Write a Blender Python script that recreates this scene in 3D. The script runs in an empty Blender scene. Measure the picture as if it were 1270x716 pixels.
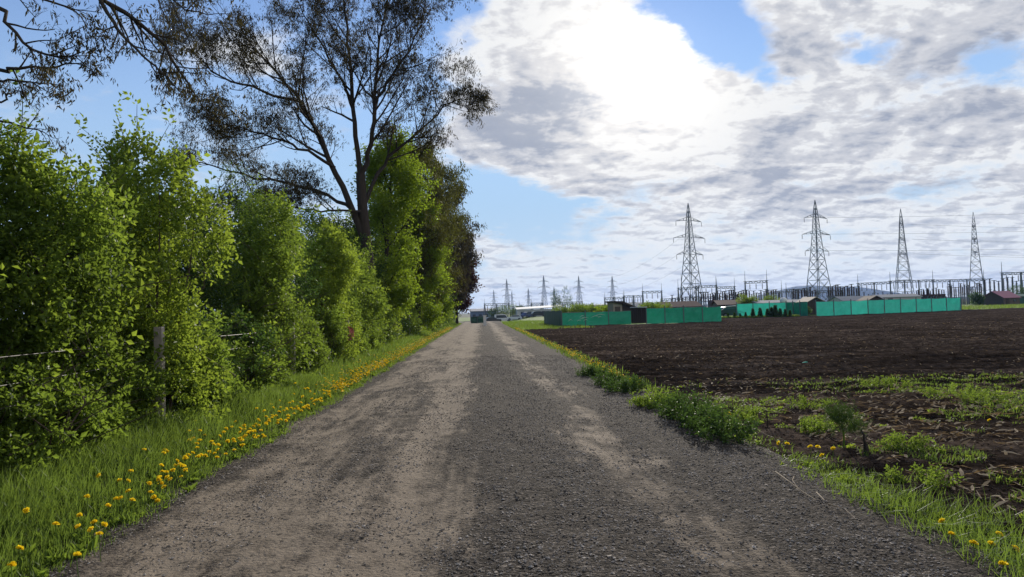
import bpy, math, random
import numpy as np
from math import radians, sin, cos, pi

SKYTINT = (0.98, 0.96, 1.08)
COVER = [(300,60,60,40,.55,0),(290,290,110,45,.35,0),(215,265,40,18,.3,0),(620,60,80,60,.2,0),(700,150,120,90,.5,0),(1100,120,220,120,.2,0),
         (865,12,80,40,-1.3,-20),(915,50,44,26,-.6,-25),(645,262,95,30,-.85,-15),(585,225,50,34,-.6,0),(560,12,46,30,-.7,0),(585,60,18,30,-.4,0),
         (962,98,24,20,-.6,0),(1080,60,44,16,-.65,10),(1252,68,40,26,-.8,0),(1140,90,25,12,-.3,0),(790,90,110,70,.5,0),(570,340,40,40,-.2,0),(1110,240,60,12,-.3,5),(735,110,22,14,-.4,0)]
THICK = [(665,160,88,48,.75,-8),(640,120,70,40,.45,0),(775,238,48,18,.6,0),(850,225,30,16,.35,0),(955,218,42,46,.75,25),(1000,48,50,24,.6,0),(1195,60,95,26,.55,10),(1120,235,90,16,.5,5),
         (1150,170,120,22,.3,8),(985,165,50,16,.35,0),(1240,130,60,20,.3,0),(775,62,56,30,-.8,-15),(845,100,45,26,-.6,-20),(735,40,30,10,.5,10),(745,128,26,10,.5,0),(820,150,50,10,.35,0),(860,160,120,34,-.35,0),(580,60,50,50,-.3,0),(900,320,300,26,-.2,0),(700,60,40,40,-.2,0),
         (1050,140,60,14,.3,0),(700,245,40,10,.2,0),(1200,300,120,14,.2,0)]
# ------------------------------------------------------------------ camera
SC = bpy.context.scene
H = 1.6
FPX, CX, CY = 917.0, 635.0, 358.0            # focal length in pixels of the 1270 px wide photograph
YAW, PITCH, ROLL = map(radians, (2.5, 1.75, 1.7))
_f = np.array([sin(YAW)*cos(PITCH), cos(YAW)*cos(PITCH), sin(PITCH)])
_r0 = np.array([cos(YAW), -sin(YAW), 0.0]); _u0 = np.cross(_r0, _f)
_R = cos(ROLL)*_r0 - sin(ROLL)*_u0; _U = np.cross(_R, _f)
EYE = np.array([0, 0, H])

def ray(px, py):
    v = _f + _R*(px-CX)/FPX - _U*(py-CY)/FPX
    return v/np.linalg.norm(v)
def gnd(px, py, z=0.0):                       # point of the plane z seen at a pixel
    v = ray(px, py); return v*((z-H)/v[2]) + EYE
def aty(px, py, Y):                           # point at distance Y seen at a pixel
    v = ray(px, py); return v*(Y/v[1]) + EYE

import mathutils
cam = bpy.data.cameras.new('camera')
cam.sensor_width = 36.0; cam.lens = 36.0*FPX/1270.0
cam.clip_start = 0.05; cam.clip_end = 40000
camo = bpy.data.objects.new('camera', cam); SC.collection.objects.link(camo)
camo.matrix_world = mathutils.Matrix((
    (_R[0], _U[0], -_f[0], 0), (_R[1], _U[1], -_f[1], 0), (_R[2], _U[2], -_f[2], H), (0, 0, 0, 1)))
SC.camera = camo

# ------------------------------------------------------------------ light and exposure
SUNV = ray(792, 78)
SUN_EL = math.asin(SUNV[2]); SUN_AZ = math.atan2(SUNV[0], SUNV[1])
sun = bpy.data.lights.new('sun', 'SUN'); sun.energy = 3.8; sun.angle = radians(0.8); sun.color = (1.0, 0.93, 0.82)
suno = bpy.data.objects.new('sun', sun); SC.collection.objects.link(suno)
suno.rotation_euler = mathutils.Vector(SUNV).to_track_quat('Z', 'Y').to_euler()
SC.view_settings.view_transform = 'Standard'; SC.view_settings.look = 'None'
SC.view_settings.exposure = 0.40; SC.view_settings.gamma = 1.0; SC.view_settings.use_curve_mapping = False
SC.cycles.max_bounces = 6; SC.cycles.diffuse_bounces = 3; SC.cycles.glossy_bounces = 2
SC.cycles.transmission_bounces = 4; SC.cycles.transparent_max_bounces = 8; SC.cycles.volume_bounces = 0

# ------------------------------------------------------------------ node expressions
class E:                                      # a wrapped node socket with arithmetic
    T = None
    def __init__(s, k): s.k = k
    @staticmethod
    def m(op, *a, clamp=False):
        n = E.T.nodes.new('ShaderNodeMath'); n.operation = op; n.use_clamp = clamp
        for i, v in enumerate(a):
            if isinstance(v, E): E.T.links.new(v.k, n.inputs[i])
            else: n.inputs[i].default_value = v
        return E(n.outputs[0])
    def __add__(s, o): return E.m('ADD', s, o)
    __radd__ = __add__
    def __sub__(s, o): return E.m('SUBTRACT', s, o)
    def __rsub__(s, o): return E.m('SUBTRACT', o, s)
    def __mul__(s, o): return E.m('MULTIPLY', s, o)
    __rmul__ = __mul__
    def __truediv__(s, o): return E.m('DIVIDE', s, o)
def setin(node, name, v):
    if isinstance(v, E): E.T.links.new(v.k, node.inputs[name])
    else: node.inputs[name].default_value = v
def vec(x, y, z):
    n = E.T.nodes.new('ShaderNodeCombineXYZ')
    for i, v in enumerate((x, y, z)): setin(n, i, v)
    return E(n.outputs[0])
def sep(v):
    n = E.T.nodes.new('ShaderNodeSeparateXYZ'); setin(n, 0, v); return [E(n.outputs[i]) for i in range(3)]
def noise(v, scale=1.0, detail=4.0, rough=0.5, dist=0.0, col=False, lac=2.0):
    n = E.T.nodes.new('ShaderNodeTexNoise'); setin(n, 'Vector', v)
    setin(n, 'Scale', scale); setin(n, 'Detail', detail); setin(n, 'Roughness', rough); setin(n, 'Distortion', dist); setin(n, 'Lacunarity', lac)
    return E(n.outputs[1 if col else 0])
def voronoi(v, scale, feature='F1', out='Distance', rnd=1.0):
    n = E.T.nodes.new('ShaderNodeTexVoronoi'); n.feature = feature; setin(n, 'Vector', v); setin(n, 'Scale', scale); setin(n, 'Randomness', rnd)
    return E(n.outputs[out])
def sstep(x, a, b):
    n = E.T.nodes.new('ShaderNodeMapRange'); n.interpolation_type = 'SMOOTHSTEP'
    setin(n, 'Value', x); setin(n, 'From Min', a); setin(n, 'From Max', b); return E(n.outputs[0])
def mixc(f, a, b, blend='MIX'):
    n = E.T.nodes.new('ShaderNodeMix'); n.data_type = 'RGBA'; n.blend_type = blend
    setin(n, 0, f)
    for i, v in ((6, a), (7, b)):
        if isinstance(v, E): E.T.links.new(v.k, n.inputs[i])
        else: n.inputs[i].default_value = (*v, 1.0)
    return E(n.outputs[2])
def scalec(c, f):
    n = E.T.nodes.new('ShaderNodeVectorMath'); n.operation = 'SCALE'; setin(n, 0, c); setin(n, 'Scale', f); return E(n.outputs[0])
def addc(a, b):
    n = E.T.nodes.new('ShaderNodeVectorMath'); n.operation = 'ADD'; setin(n, 0, a); setin(n, 1, b); return E(n.outputs[0])
def clamp01(x): return E.m('ADD', x, 0.0, clamp=True)

# ------------------------------------------------------------------ sky: Nishita with broken cloud
W = bpy.data.worlds.new('World'); SC.world = W; W.use_nodes = True
E.T = W.node_tree; E.T.nodes.clear()
sky = E.T.nodes.new('ShaderNodeTexSky'); sky.sky_type = 'NISHITA'; sky.sun_disc = False
sky.sun_elevation = SUN_EL; sky.sun_rotation = SUN_AZ; sky.air_density = 1.0; sky.dust_density = 0.0; sky.ozone_density = 2.0
tc = E.T.nodes.new('ShaderNodeTexCoord')
D = E(tc.outputs['Generated']); dx, dy, dz = sep(D)
az = E.m('ARCTAN2', dx, dy); el = E.m('ARCSINE', dz)
zz = E.m('MAXIMUM', dz, 0.0) + 0.26
qx, qy = dx/zz, dy/zz
wn = sep(noise(vec(qx, qy, 0.3), 2.4, 3, 0.5, col=True)); wm = sep(noise(vec(qx, qy, 2.3), 9.0, 7, 0.62, col=True))
az_w = az + (wn[0]-0.5)*0.13 + (wm[0]-0.5)*0.075; el_w = el + (wn[1]-0.5)*0.08 + (wm[1]-0.5)*0.055
def blob(px, py, sx, sy, amp, rot=0.0):       # a soft patch of sky at the bearing seen at a pixel
    v = ray(px, py); a0, e0 = math.atan2(v[0], v[1]), math.asin(v[2])
    u, w = az_w - a0, el_w - e0
    c, s = cos(radians(rot)), sin(radians(rot))
    uu = (u*c + w*s)*(FPX/sx); ww = (w*c - u*s)*(FPX/sy)
    return E.m('EXPONENT', (uu*uu + ww*ww)*-1.0)*amp
def total(bl):
    t = None
    for b in bl: t = blob(*b) if t is None else t + blob(*b)
    return t
# cover: where there is cloud at all.  the left of the sky is clear
side = sstep(az_w, ray(505, 150)[0]/ray(505, 150)[1], ray(600, 150)[0]/ray(600, 150)[1])
cov = total(COVER) + side*0.50
thk = total(THICK)
f1 = noise(vec(qx, qy, 0.0), 3.2, 12, 0.60)
f2 = noise(vec(qx, qy*1.15, 4.0), 8.0, 10, 0.60, 0.2)
SQ = (SUNV[0]/(SUNV[2]+.26), SUNV[1]/(SUNV[2]+.26))      # towards the sun on the cloud layer
tx, ty = SQ[0]-qx, SQ[1]-qy; tl = E.m('SQRT', tx*tx+ty*ty)+0.15
f2s = noise(vec(qx+tx/tl*0.035, (qy+ty/tl*0.035)*1.15, 4.0), 8.0, 10, 0.60, 0.2)
f1s = noise(vec(qx+tx/tl*0.08, qy+ty/tl*0.08, 0.0), 3.2, 8, 0.60)
relief = (f2-f2s)*2.1+(f1-f1s)*1.3
c = cov + (f1-0.5)*1.5 + (f2-0.5)*0.9
alpha = sstep(c, 0.02, 0.55)
thick = clamp01(thk*1.05 + 0.21 + relief + (f2-0.5)*1.3 + (f1-0.5)*0.5 - sstep(c, 0.70, 0.25)*0.22)
dotn = E.T.nodes.new('ShaderNodeVectorMath'); dotn.operation = 'DOT_PRODUCT'; setin(dotn, 0, D); dotn.inputs[1].default_value = SUNV
ang = E.m('ARCCOSINE', E.m('MINIMUM', E(dotn.outputs['Value']), 1.0))
halo_w = E.m('EXPONENT', ang*ang*(-1/0.14**2)); halo_n = E.m('EXPONENT', ang*ang*(-1/0.075**2))
bright = mixc(halo_w, (6.6, 6.7, 6.8), (7.6, 7.4, 7.1))
dark = mixc(halo_w, (2.35, 2.7, 3.5), (2.6, 2.95, 3.7))
mid = mixc(halo_w, (4.9, 5.0, 5.35), (6.6, 6.4, 6.2))
ccol = mixc(sstep(thick, 0.0, 0.42), bright, mid); ccol = mixc(sstep(thick + (f2-0.5)*0.5, 0.30, 1.35), ccol, dark)
lowel = sstep(el, 0.16, 0.0); midel = sstep(el, 0.40, 0.10)                  # thin veils towards the horizon
nsk = mixc(1.0, E(sky.outputs[0]), SKYTINT, 'MULTIPLY')
pale = mixc(lowel*0.6, mixc(midel*0.85, nsk, (3.1, 4.5, 6.1)), (4.9, 5.6, 6.4))
skyc = mixc(alpha*(1.0 - lowel*0.25), pale, ccol)
skyc = addc(skyc, scalec(vec(1.0, 0.95, 0.86), halo_n*(0.8 + alpha*2.6) + halo_w*(0.2 + alpha*0.25)))
bg = E.T.nodes.new('ShaderNodeBackground'); setin(bg, 0, skyc); bg.inputs[1].default_value = 0.1
wo = E.T.nodes.new('ShaderNodeOutputWorld'); E.T.links.new(bg.outputs[0], wo.inputs[0])
W.cycles.sampling_method = 'MANUAL'; W.cycles.sample_map_resolution = 512

# ------------------------------------------------------------------ object helpers
COL = SC.collection
def tag(o, label=None, cat=None, group=None, kind=None):
    if label: o['label'] = label
    if cat: o['category'] = cat
    if group: o['group'] = group
    if kind: o['kind'] = kind
    return o
def empty(name, loc=(0, 0, 0), rz=0.0):
    o = bpy.data.objects.new(name, None); COL.objects.link(o); o.location = loc; o.rotation_euler.z = rz; o.empty_display_size = 0.3
    return o
def link(name, me, parent=None, loc=None, rz=0.0, sc=None):
    o = bpy.data.objects.new(name, me); COL.objects.link(o)
    if parent: o.parent = parent
    if loc is not None: o.location = loc
    if rz: o.rotation_euler.z = rz
    if sc is not None: o.scale = sc if hasattr(sc, '__len__') else (sc, sc, sc)
    return o
def mesh(name, V, F, mat, smooth=False):      # F: (n,3) or (n,4) index array
    V = np.asarray(V, dtype=np.float32); F = np.asarray(F, dtype=np.int32)
    me = bpy.data.meshes.new(name); k = F.shape[1]
    me.vertices.add(len(V)); me.vertices.foreach_set('co', V.ravel())
    me.loops.add(F.size); me.loops.foreach_set('vertex_index', F.ravel())
    me.polygons.add(len(F)); me.polygons.foreach_set('loop_start', np.arange(0, F.size, k, dtype=np.int32))
    try: me.polygons.foreach_set('loop_total', np.full(len(F), k, dtype=np.int32))
    except Exception: pass
    me.polygons.foreach_set('use_smooth', np.full(len(F), smooth, dtype=bool))
    me.materials.append(mat); me.update(calc_edges=True); me.validate()
    return me
def children(o): return [c for c in bpy.data.objects if c.parent == o]
def copy_tree(o, kids, loc, rz=0.0, sc=None, label=None):
    c = o.copy(); COL.objects.link(c); c.location = loc; c.rotation_euler.z = rz
    if sc is not None: c.scale = sc if hasattr(sc, '__len__') else (sc, sc, sc)
    if label: c['label'] = label
    for k, sub in kids:
        d = k.copy(); COL.objects.link(d); d.parent = c
        for g, _ in sub:
            e = g.copy(); COL.objects.link(e); e.parent = d
    return c
class MB:                                     # collects quads of boxes, bars and tubes
    def __init__(s): s.V = []; s.F = []; s.n = 0
    def add(s, V, F):
        V = np.asarray(V, float); s.V.append(V); s.F.append(np.asarray(F, int)+s.n); s.n += len(V); return s
    def box(s, c, size, rz=0.0):
        x, y, z = [v/2 for v in size]
        V = np.array([(-x,-y,-z),(x,-y,-z),(x,y,-z),(-x,y,-z),(-x,-y,z),(x,-y,z),(x,y,z),(-x,y,z)])
        if rz: V = V @ np.array([[cos(rz), sin(rz), 0], [-sin(rz), cos(rz), 0], [0, 0, 1]])
        return s.add(V+np.array(c), [(0,3,2,1),(4,5,6,7),(0,1,5,4),(1,2,6,5),(2,3,7,6),(3,0,4,7)])
    def bar(s, a, b, w, w2=None, up=None):
        a = np.array(a, float); b = np.array(b, float); d = b-a; L = np.linalg.norm(d); d /= max(L, 1e-9)
        u = np.array(up if up is not None else ((0, 0, 1) if abs(d[2]) < .9 else (1, 0, 0)), float)
        x = np.cross(d, u); x /= np.linalg.norm(x); y = np.cross(x, d); w2 = w if w2 is None else w2
        V = [p+x*i*ww/2+y*j*ww/2 for p, ww in ((a, w), (b, w2)) for i, j in ((-1,-1),(1,-1),(1,1),(-1,1))]
        return s.add(V, [(0,3,2,1),(4,5,6,7),(0,1,5,4),(1,2,6,5),(2,3,7,6),(3,0,4,7)])
    def tube(s, pts, rad, n=6):
        pts = np.asarray(pts, float); m = len(pts); rad = np.broadcast_to(np.asarray(rad, float), (m,))
        T = np.gradient(pts, axis=0); T /= np.linalg.norm(T, axis=1)[:, None]+1e-12
        ref = np.array((0.31, 0.2, 0.93)) if abs(T[0][2]) < .8 else np.array((1.0, 0.1, 0.05))
        X = np.cross(T, ref); X /= np.linalg.norm(X, axis=1)[:, None]+1e-12; Y = np.cross(T, X)
        a = np.arange(n)*2*pi/n
        V = pts[:, None]+rad[:, None, None]*(X[:, None]*np.cos(a)[None, :, None]+Y[:, None]*np.sin(a)[None, :, None])
        i = np.arange(m-1)[:, None]*n; j = np.arange(n)[None]; k = (j+1) % n
        F = np.stack([i+j, i+k, i+n+k, i+n+j], -1).reshape(-1, 4)
        return s.add(V.reshape(-1, 3), F)
    def lathe(s, c, prof, n=10):              # prof: (radius, z)
        prof = np.array(prof, float); a = np.arange(n)*2*pi/n
        V = np.stack([prof[:, 0][:, None]*np.cos(a), prof[:, 0][:, None]*np.sin(a), np.repeat(prof[:, 1][:, None], n, 1)], -1).reshape(-1, 3)+np.array(c)
        i = np.arange(len(prof)-1)[:, None]*n; j = np.arange(n)[None]; k = (j+1) % n
        return s.add(V, np.stack([i+j, i+k, i+n+k, i+n+j], -1).reshape(-1, 4))
    def prism(s, poly, x0, x1, axis='x'):     # closed outline (u, v) pushed along x
        n = len(poly); P = np.array(poly, float)
        V = np.concatenate([np.c_[np.full(n, x), P] for x in (x0, x1)])
        F = [(i, (i+1) % n, n+(i+1) % n, n+i) for i in range(n)]
        c0, c1 = len(V), len(V)+1
        V = np.r_[V, [[x0, *P.mean(0)]], [[x1, *P.mean(0)]]]
        F += [((i+1) % n, i, c0, c0) for i in range(n)] + [(n+i, n+(i+1) % n, c1, c1) for i in range(n)]
        if axis == 'y': V = V[:, [1, 0, 2]]
        s.V.append(V); s.F.append(np.array(F)+s.n); s.n += len(V); return s
    def mesh(s, name, mat, smooth=False):
        V = np.concatenate(s.V); F = np.concatenate(s.F)
        deg = F[:, 2] == F[:, 3]
        if deg.any():
            Q = F[~deg]; T = np.concatenate([F[deg][:, :3], Q[:, [0, 1, 2]], Q[:, [0, 2, 3]]]); F = T
        return mesh(name, V, F, mat, smooth)
    def build(s, name, mat, parent=None, smooth=False, **k): return link(name, s.mesh(name, mat, smooth), parent, **k)

# numpy gradient noise
_rs = np.random.RandomState(11); _perm = _rs.permutation(256); _perm = np.r_[_perm, _perm, _perm]; _gr = _rs.uniform(0, 2*pi, 256)
def pnoise(x, y):
    x = np.asarray(x, float); y = np.asarray(y, float)
    xi = np.floor(x).astype(int); yi = np.floor(y).astype(int); fx = x-xi; fy = y-yi
    u = fx*fx*fx*(fx*(fx*6-15)+10); v = fy*fy*fy*(fy*(fy*6-15)+10)
    def g(ix, iy, dx, dy):
        a = _gr[_perm[(_perm[ix & 255]+iy) & 255]]; return np.cos(a)*dx+np.sin(a)*dy
    return (g(xi, yi, fx, fy)*(1-u)+g(xi+1, yi, fx-1, fy)*u)*(1-v)+(g(xi, yi+1, fx, fy-1)*(1-u)+g(xi+1, yi+1, fx-1, fy-1)*u)*v
def fbm(x, y, o=4, r=0.5):
    s = 0; a = 1
    for k in range(o): s = s+a*pnoise(x*2**k+k*17.3, y*2**k-k*9.1); a *= r
    return s
def lump(P, s, seed):                         # cheap solid noise
    r = np.random.RandomState(seed); t = 0
    for k in range(7):
        t = t+np.sin(P @ (r.normal(size=3)*s*(1+k*.35))+r.uniform(0, 6.28))/(1+k*.3)
    return t/2.4

# ------------------------------------------------------------------ materials
def newmat(name):
    m = bpy.data.materials.new(name); m.use_nodes = True; E.T = m.node_tree; E.T.nodes.clear()
    out = E.T.nodes.new('ShaderNodeOutputMaterial'); return m, out
def principled(out, col, rough=0.8, spec=0.3, metal=0.0, normal=None):
    p = E.T.nodes.new('ShaderNodeBsdfPrincipled')
    if isinstance(col, E): E.T.links.new(col.k, p.inputs['Base Color'])
    else: p.inputs['Base Color'].default_value = (*col, 1)
    setin(p, 'Roughness', rough); setin(p, 'Specular IOR Level', spec); setin(p, 'Metallic', metal)
    if normal: E.T.links.new(normal.k, p.inputs['Normal'])
    if out is not None: E.T.links.new(p.outputs[0], out.inputs[0])
    return p
def bump(h, dist=0.02, strength=1.0, normal=None):
    n = E.T.nodes.new('ShaderNodeBump'); setin(n, 'Height', h); n.inputs['Distance'].default_value = dist; n.inputs['Strength'].default_value = strength
    if normal: E.T.links.new(normal.k, n.inputs['Normal'])
    return E(n.outputs[0])
def geo(o='Position'): return E(E.T.nodes.new('ShaderNodeNewGeometry').outputs[o])
def objrand(): return E(E.T.nodes.new('ShaderNodeObjectInfo').outputs['Random'])
def objcoord(): return E(E.T.nodes.new('ShaderNodeTexCoord').outputs['Object'])
def ramp(x, stops):
    n = E.T.nodes.new('ShaderNodeValToRGB'); setin(n, 0, x); e = n.color_ramp.elements
    while len(e) > 1: e.remove(e[0])
    e[0].position = stops[0][0]; e[0].color = (*stops[0][1], 1)
    for p, c in stops[1:]:
        q = e.new(p); q.color = (*c, 1)
    return E(n.outputs[0])
def leafmat(name, c0, c1, trans, tmix=0.45, rough=0.55, spec=0.16, patch=0.8):
    m, out = newmat(name); r = geo('Random Per Island'); ob = objrand()
    big = noise(geo(), patch, 3, 0.5)
    f = clamp01(r*0.6+(big-0.5)*2.3+0.2)
    col = mixc(f, c0, c1)
    col = mixc(ob*0.35, col, tuple(v*0.75 for v in c1))
    col = scalec(col, 0.75+r*0.5)
    p = principled(None, col, rough, spec)
    t = E.T.nodes.new('ShaderNodeBsdfTranslucent'); setin(t, 0, mixc(f, tuple(v*0.7 for v in trans), trans))
    mx = E.T.nodes.new('ShaderNodeMixShader'); mx.inputs[0].default_value = tmix
    E.T.links.new(p.outputs[0], mx.inputs[1]); E.T.links.new(t.outputs[0], mx.inputs[2]); E.T.links.new(mx.outputs[0], out.inputs[0])
    return m
def plain(name, col, rough=0.7, spec=0.3, metal=0.0, var=0.25, scale=3.0, bmp=0.0):
    m, out = newmat(name); P = objcoord(); n = noise(P, scale, 6, 0.6)
    c = scalec(mixc(1.0, col, col), 1.0-var+n*2*var)
    principled(out, c, rough, spec, metal, bump(noise(P, scale*6, 4, .6), bmp) if bmp else None)
    return m

M = {}
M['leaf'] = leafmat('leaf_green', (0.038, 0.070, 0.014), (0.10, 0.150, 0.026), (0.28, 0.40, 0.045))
M['leaf_bright'] = leafmat('leaf_fresh', (0.05, 0.09, 0.016), (0.14, 0.20, 0.032), (0.38, 0.50, 0.05), 0.48)  # brighter yellow-green leaf colour for some columns, young shoots and weeds
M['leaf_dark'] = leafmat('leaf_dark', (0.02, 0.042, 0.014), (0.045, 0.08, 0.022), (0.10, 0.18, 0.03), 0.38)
M['maple'] = leafmat('leaf_maple', (0.06, 0.10, 0.015), (0.11, 0.17, 0.02), (0.33, 0.46, 0.03), 0.5)
M['keys_green'] = leafmat('ash_leaf_olive', (0.030, 0.030, 0.011), (0.07, 0.07, 0.02), (0.16, 0.17, 0.03), 0.34, 0.6, 0.1)
M['keys'] = leafmat('ash_seed_clusters', (0.022, 0.018, 0.010), (0.050, 0.040, 0.018), (0.10, 0.085, 0.025), 0.28, 0.6, 0.2)
M['copper'] = leafmat('leaf_copper', (0.035, 0.016, 0.012), (0.065, 0.03, 0.02), (0.10, 0.035, 0.02), 0.3)
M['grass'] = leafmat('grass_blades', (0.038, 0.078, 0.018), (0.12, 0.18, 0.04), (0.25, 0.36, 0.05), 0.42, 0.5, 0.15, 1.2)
M['grass_bright'] = leafmat('grass_fresh', (0.05, 0.10, 0.018), (0.12, 0.20, 0.035), (0.25, 0.36, 0.05), 0.42, 0.5, 0.15, 1.2)  # fresher green grass colour for the right verge, plot and conifer strip
M['straw'] = leafmat('dry_straw', (0.16, 0.115, 0.07), (0.44, 0.34, 0.22), (0.40, 0.28, 0.14), 0.25, 0.7, 0.2)
M['petal'] = leafmat('dandelion_petal', (0.95, 0.62, 0.01), (0.97, 0.74, 0.02), (1.0, 0.80, 0.03), 0.45, 0.6, 0.2)

def bark(name, c0, c1):
    m, out = newmat(name); P = objcoord(); x, y, z = sep(P)
    n = noise(vec(x*6, y*6, z*1.2), 2.0, 8, 0.65)
    principled(out, mixc(n, c0, c1), 0.9, 0.15, 0, bump(n, 0.03))
    return m
M['bark'] = bark('bark_dark', (0.018, 0.014, 0.011), (0.075, 0.06, 0.047))
M['stem'] = bark('shrub_stem', (0.035, 0.026, 0.018), (0.12, 0.095, 0.07))

def ground_mats():
    # gravel road: dark loose gravel with pale dusty wheel tracks
    m, out = newmat('gravel_road'); P = geo(); x, y, z = sep(P)
    wob = noise(vec(x*0.0+1.0, y, 0.0), 0.16, 3, 0.5)
    lo = noise(vec(x*1.3, y*0.28, 3.0), 1.0, 7, 0.65); mid = noise(vec(x, y*0.6, 1.0), 3.0, 6, 0.65)
    xx = x+(wob-0.5)*1.3+(lo-0.5)*0.5
    def strip(c, w, a):
        d = (xx-c)*(1.0/w); return E.m('EXPONENT', d*d*-1.0)*a
    streak = noise(vec(x*7.0, y*0.22, 5.0), 1.0, 6, 0.65)
    t = strip(-2.05, 0.50, 0.60)+strip(-0.62, 0.42, 0.72)+strip(-1.3, 0.5, 0.28)+strip(1.5, 0.48, 0.40)-strip(0.55, 0.50, 0.45)-strip(2.5, 0.55, 0.45)-strip(-2.9, 0.16, 0.5)+(streak-0.5)*1.3
    farr = sstep(y, 8.0, 60.0)
    dust = sstep(t+(lo-0.5)*2.2+(mid-0.5)*1.7+farr*0.28-0.02, 0.05, 0.70)
    v1 = E.T.nodes.new('ShaderNodeTexVoronoi'); setin(v1, 'Vector', P); setin(v1, 'Scale', 32.0)
    v2 = E.T.nodes.new('ShaderNodeTexVoronoi'); setin(v2, 'Vector', P); setin(v2, 'Scale', 75.0)
    r1 = sep(E(v1.outputs['Color']))[0]; r2 = sep(E(v2.outputs['Color']))[0]
    g1 = noise(P, 30.0, 6, 0.7)
    stone = ramp(clamp01(r1*0.55+r2*0.35+(g1-0.5)*0.6), [(0.0, (0.014, 0.0115, 0.0095)), (0.45, (0.052, 0.043, 0.036)), (0.75, (0.125, 0.105, 0.088)), (1.0, (0.42, 0.37, 0.32))])
    fine = noise(P, 60.0, 5, 0.75)
    dustc = mixc(clamp01(fine*0.8+(mid-0.5)*1.2+0.1), (0.115, 0.092, 0.070), (0.300, 0.246, 0.190))
    dustc = mixc(clamp01(sstep(r1, 0.90, 0.97)*0.8), dustc, (0.035, 0.030, 0.027))
    col = mixc(dust, stone, dustc)
    h = E(v1.outputs['Distance'])*-0.8+E(v2.outputs['Distance'])*-0.35+g1*0.5
    h = h*(1.12-dust*0.85)+fine*0.22
    principled(out, col, 0.95, 0.06, 0, bump(h, 0.030, 1.0))
    M['road'] = m
    # ploughed soil; nearer than the furrows it is stubble with paler crumbs
    m, out = newmat('ploughed_soil'); P = geo(); x, y, z = sep(P)
    n1 = noise(P, 0.35, 5, 0.6); n2 = noise(P, 5.0, 8, 0.7); n3 = noise(P, 26.0, 5, 0.7)
    row = noise(vec(x*0.12, y*1.6+x*0.2, 0.0), 1.0, 4, 0.6)
    f = clamp01((n1-0.5)*0.9+(n2-0.5)*1.9+(row-0.5)*1.6+(n3-0.5)*0.9+0.45)
    col = ramp(f, [(0.0, (0.016, 0.012, 0.0095)), (0.5, (0.050, 0.038, 0.031)), (1.0, (0.15, 0.115, 0.092))])
    principled(out, col, 1.0, 0.0, 0, bump(n2*1.0+n3*0.45, 0.12, 1.0))
    M['soil'] = m
    m, out = newmat('verge_earth'); P = geo(); n1 = noise(P, 2.2, 8, 0.7); n2 = noise(P, 40, 5, 0.7)
    principled(out, mixc(n1, mixc(n2, (0.03, 0.024, 0.016), (0.085, 0.068, 0.045)), (0.035, 0.06, 0.014)), 0.95, 0.1, 0, bump(n1+n2*0.3, 0.06))
    M['earth'] = m
    m, out = newmat('meadow'); P = geo(); n1 = noise(P, 0.12, 6, 0.65); n2 = noise(P, 9.0, 6, 0.7)
    principled(out, mixc(clamp01(n1*0.7+(n2-0.5)*1.6+0.15), (0.045, 0.09, 0.012), (0.17, 0.24, 0.028)), 0.9, 0.15, 0, bump(n2, 0.08))
    M['meadow'] = m
    m, out = newmat('far_land'); P = geo(); n1 = noise(P, 0.006, 7, 0.65); n2 = noise(P, 0.05, 6, 0.7)
    principled(out, mixc(clamp01(n1*1.3-0.15), mixc(n2, (0.03, 0.055, 0.015), (0.07, 0.10, 0.03)), (0.10, 0.085, 0.05)), 0.95, 0.1)
    M['land'] = m
    m, out = newmat('wooded_hill'); P = geo(); n1 = noise(P, 0.01, 6, 0.65); n2 = voronoi(P, 0.11)
    principled(out, mixc(clamp01(n1+(n2-0.4)*0.7), (0.012, 0.022, 0.018), (0.035, 0.045, 0.035)), 0.95, 0.1, 0, bump(n2*-1.0, 4.0))
    M['wood_hill'] = m
ground_mats()
M['stone'] = leafmat('loose_stones', (0.07, 0.060, 0.052), (0.40, 0.35, 0.30), (0.0, 0.0, 0.0), 0.0, 0.9, 0.1, 4.0)
M['clod'] = leafmat('soil_clods', (0.030, 0.020, 0.015), (0.085, 0.060, 0.045), (0.0, 0.0, 0.0), 0.0, 1.0, 0.0, 2.0)
M['concrete'] = plain('concrete', (0.30, 0.27, 0.24), 0.9, 0.2, 0, 0.3, 8.0, 0.01)
M['steel'] = plain('galvanised_steel', (0.15, 0.16, 0.17), 0.85, 0.15, 0.0, 0.2, 1.0)
M['wire'] = plain('wire', (0.07, 0.058, 0.05), 0.6, 0.3, 0.2)
M['ceramic'] = plain('insulator_ceramic', (0.06, 0.04, 0.035), 0.9, 0.05)
M['white'] = plain('white_paint', (0.70, 0.69, 0.66), 0.8, 0.15, 0, 0.08)
M['pale_wall'] = plain('pale_render', (0.50, 0.49, 0.46), 0.85, 0.2, 0, 0.15)
M['blue_wall'] = plain('blue_sheet_wall', (0.16, 0.21, 0.30), 0.6, 0.4, 0, 0.15)
M['brown'] = plain('brown_boards', (0.055, 0.040, 0.032), 0.8, 0.2, 0, 0.35, 2.0)
M['darkwood'] = plain('old_wood', (0.10, 0.075, 0.06), 0.85, 0.2, 0, 0.35, 4.0)
M['tan'] = plain('tan_wall', (0.34, 0.28, 0.22), 0.85, 0.2, 0, 0.2)
M['redroof'] = plain('wine_red_roof', (0.30, 0.11, 0.15), 0.6, 0.4, 0, 0.2)
M['greyroof'] = plain('grey_sheet_roof', (0.24, 0.25, 0.27), 0.9, 0.1, 0, 0.2)
M['brownroof'] = plain('brown_tile_roof', (0.085, 0.045, 0.038), 0.8, 0.2, 0, 0.25)
M['glass'] = plain('dark_glass', (0.03, 0.04, 0.05), 0.12, 0.6, 0, 0.1)
M['rubber'] = plain('tyre_rubber', (0.02, 0.02, 0.02), 0.9, 0.2)
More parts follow.
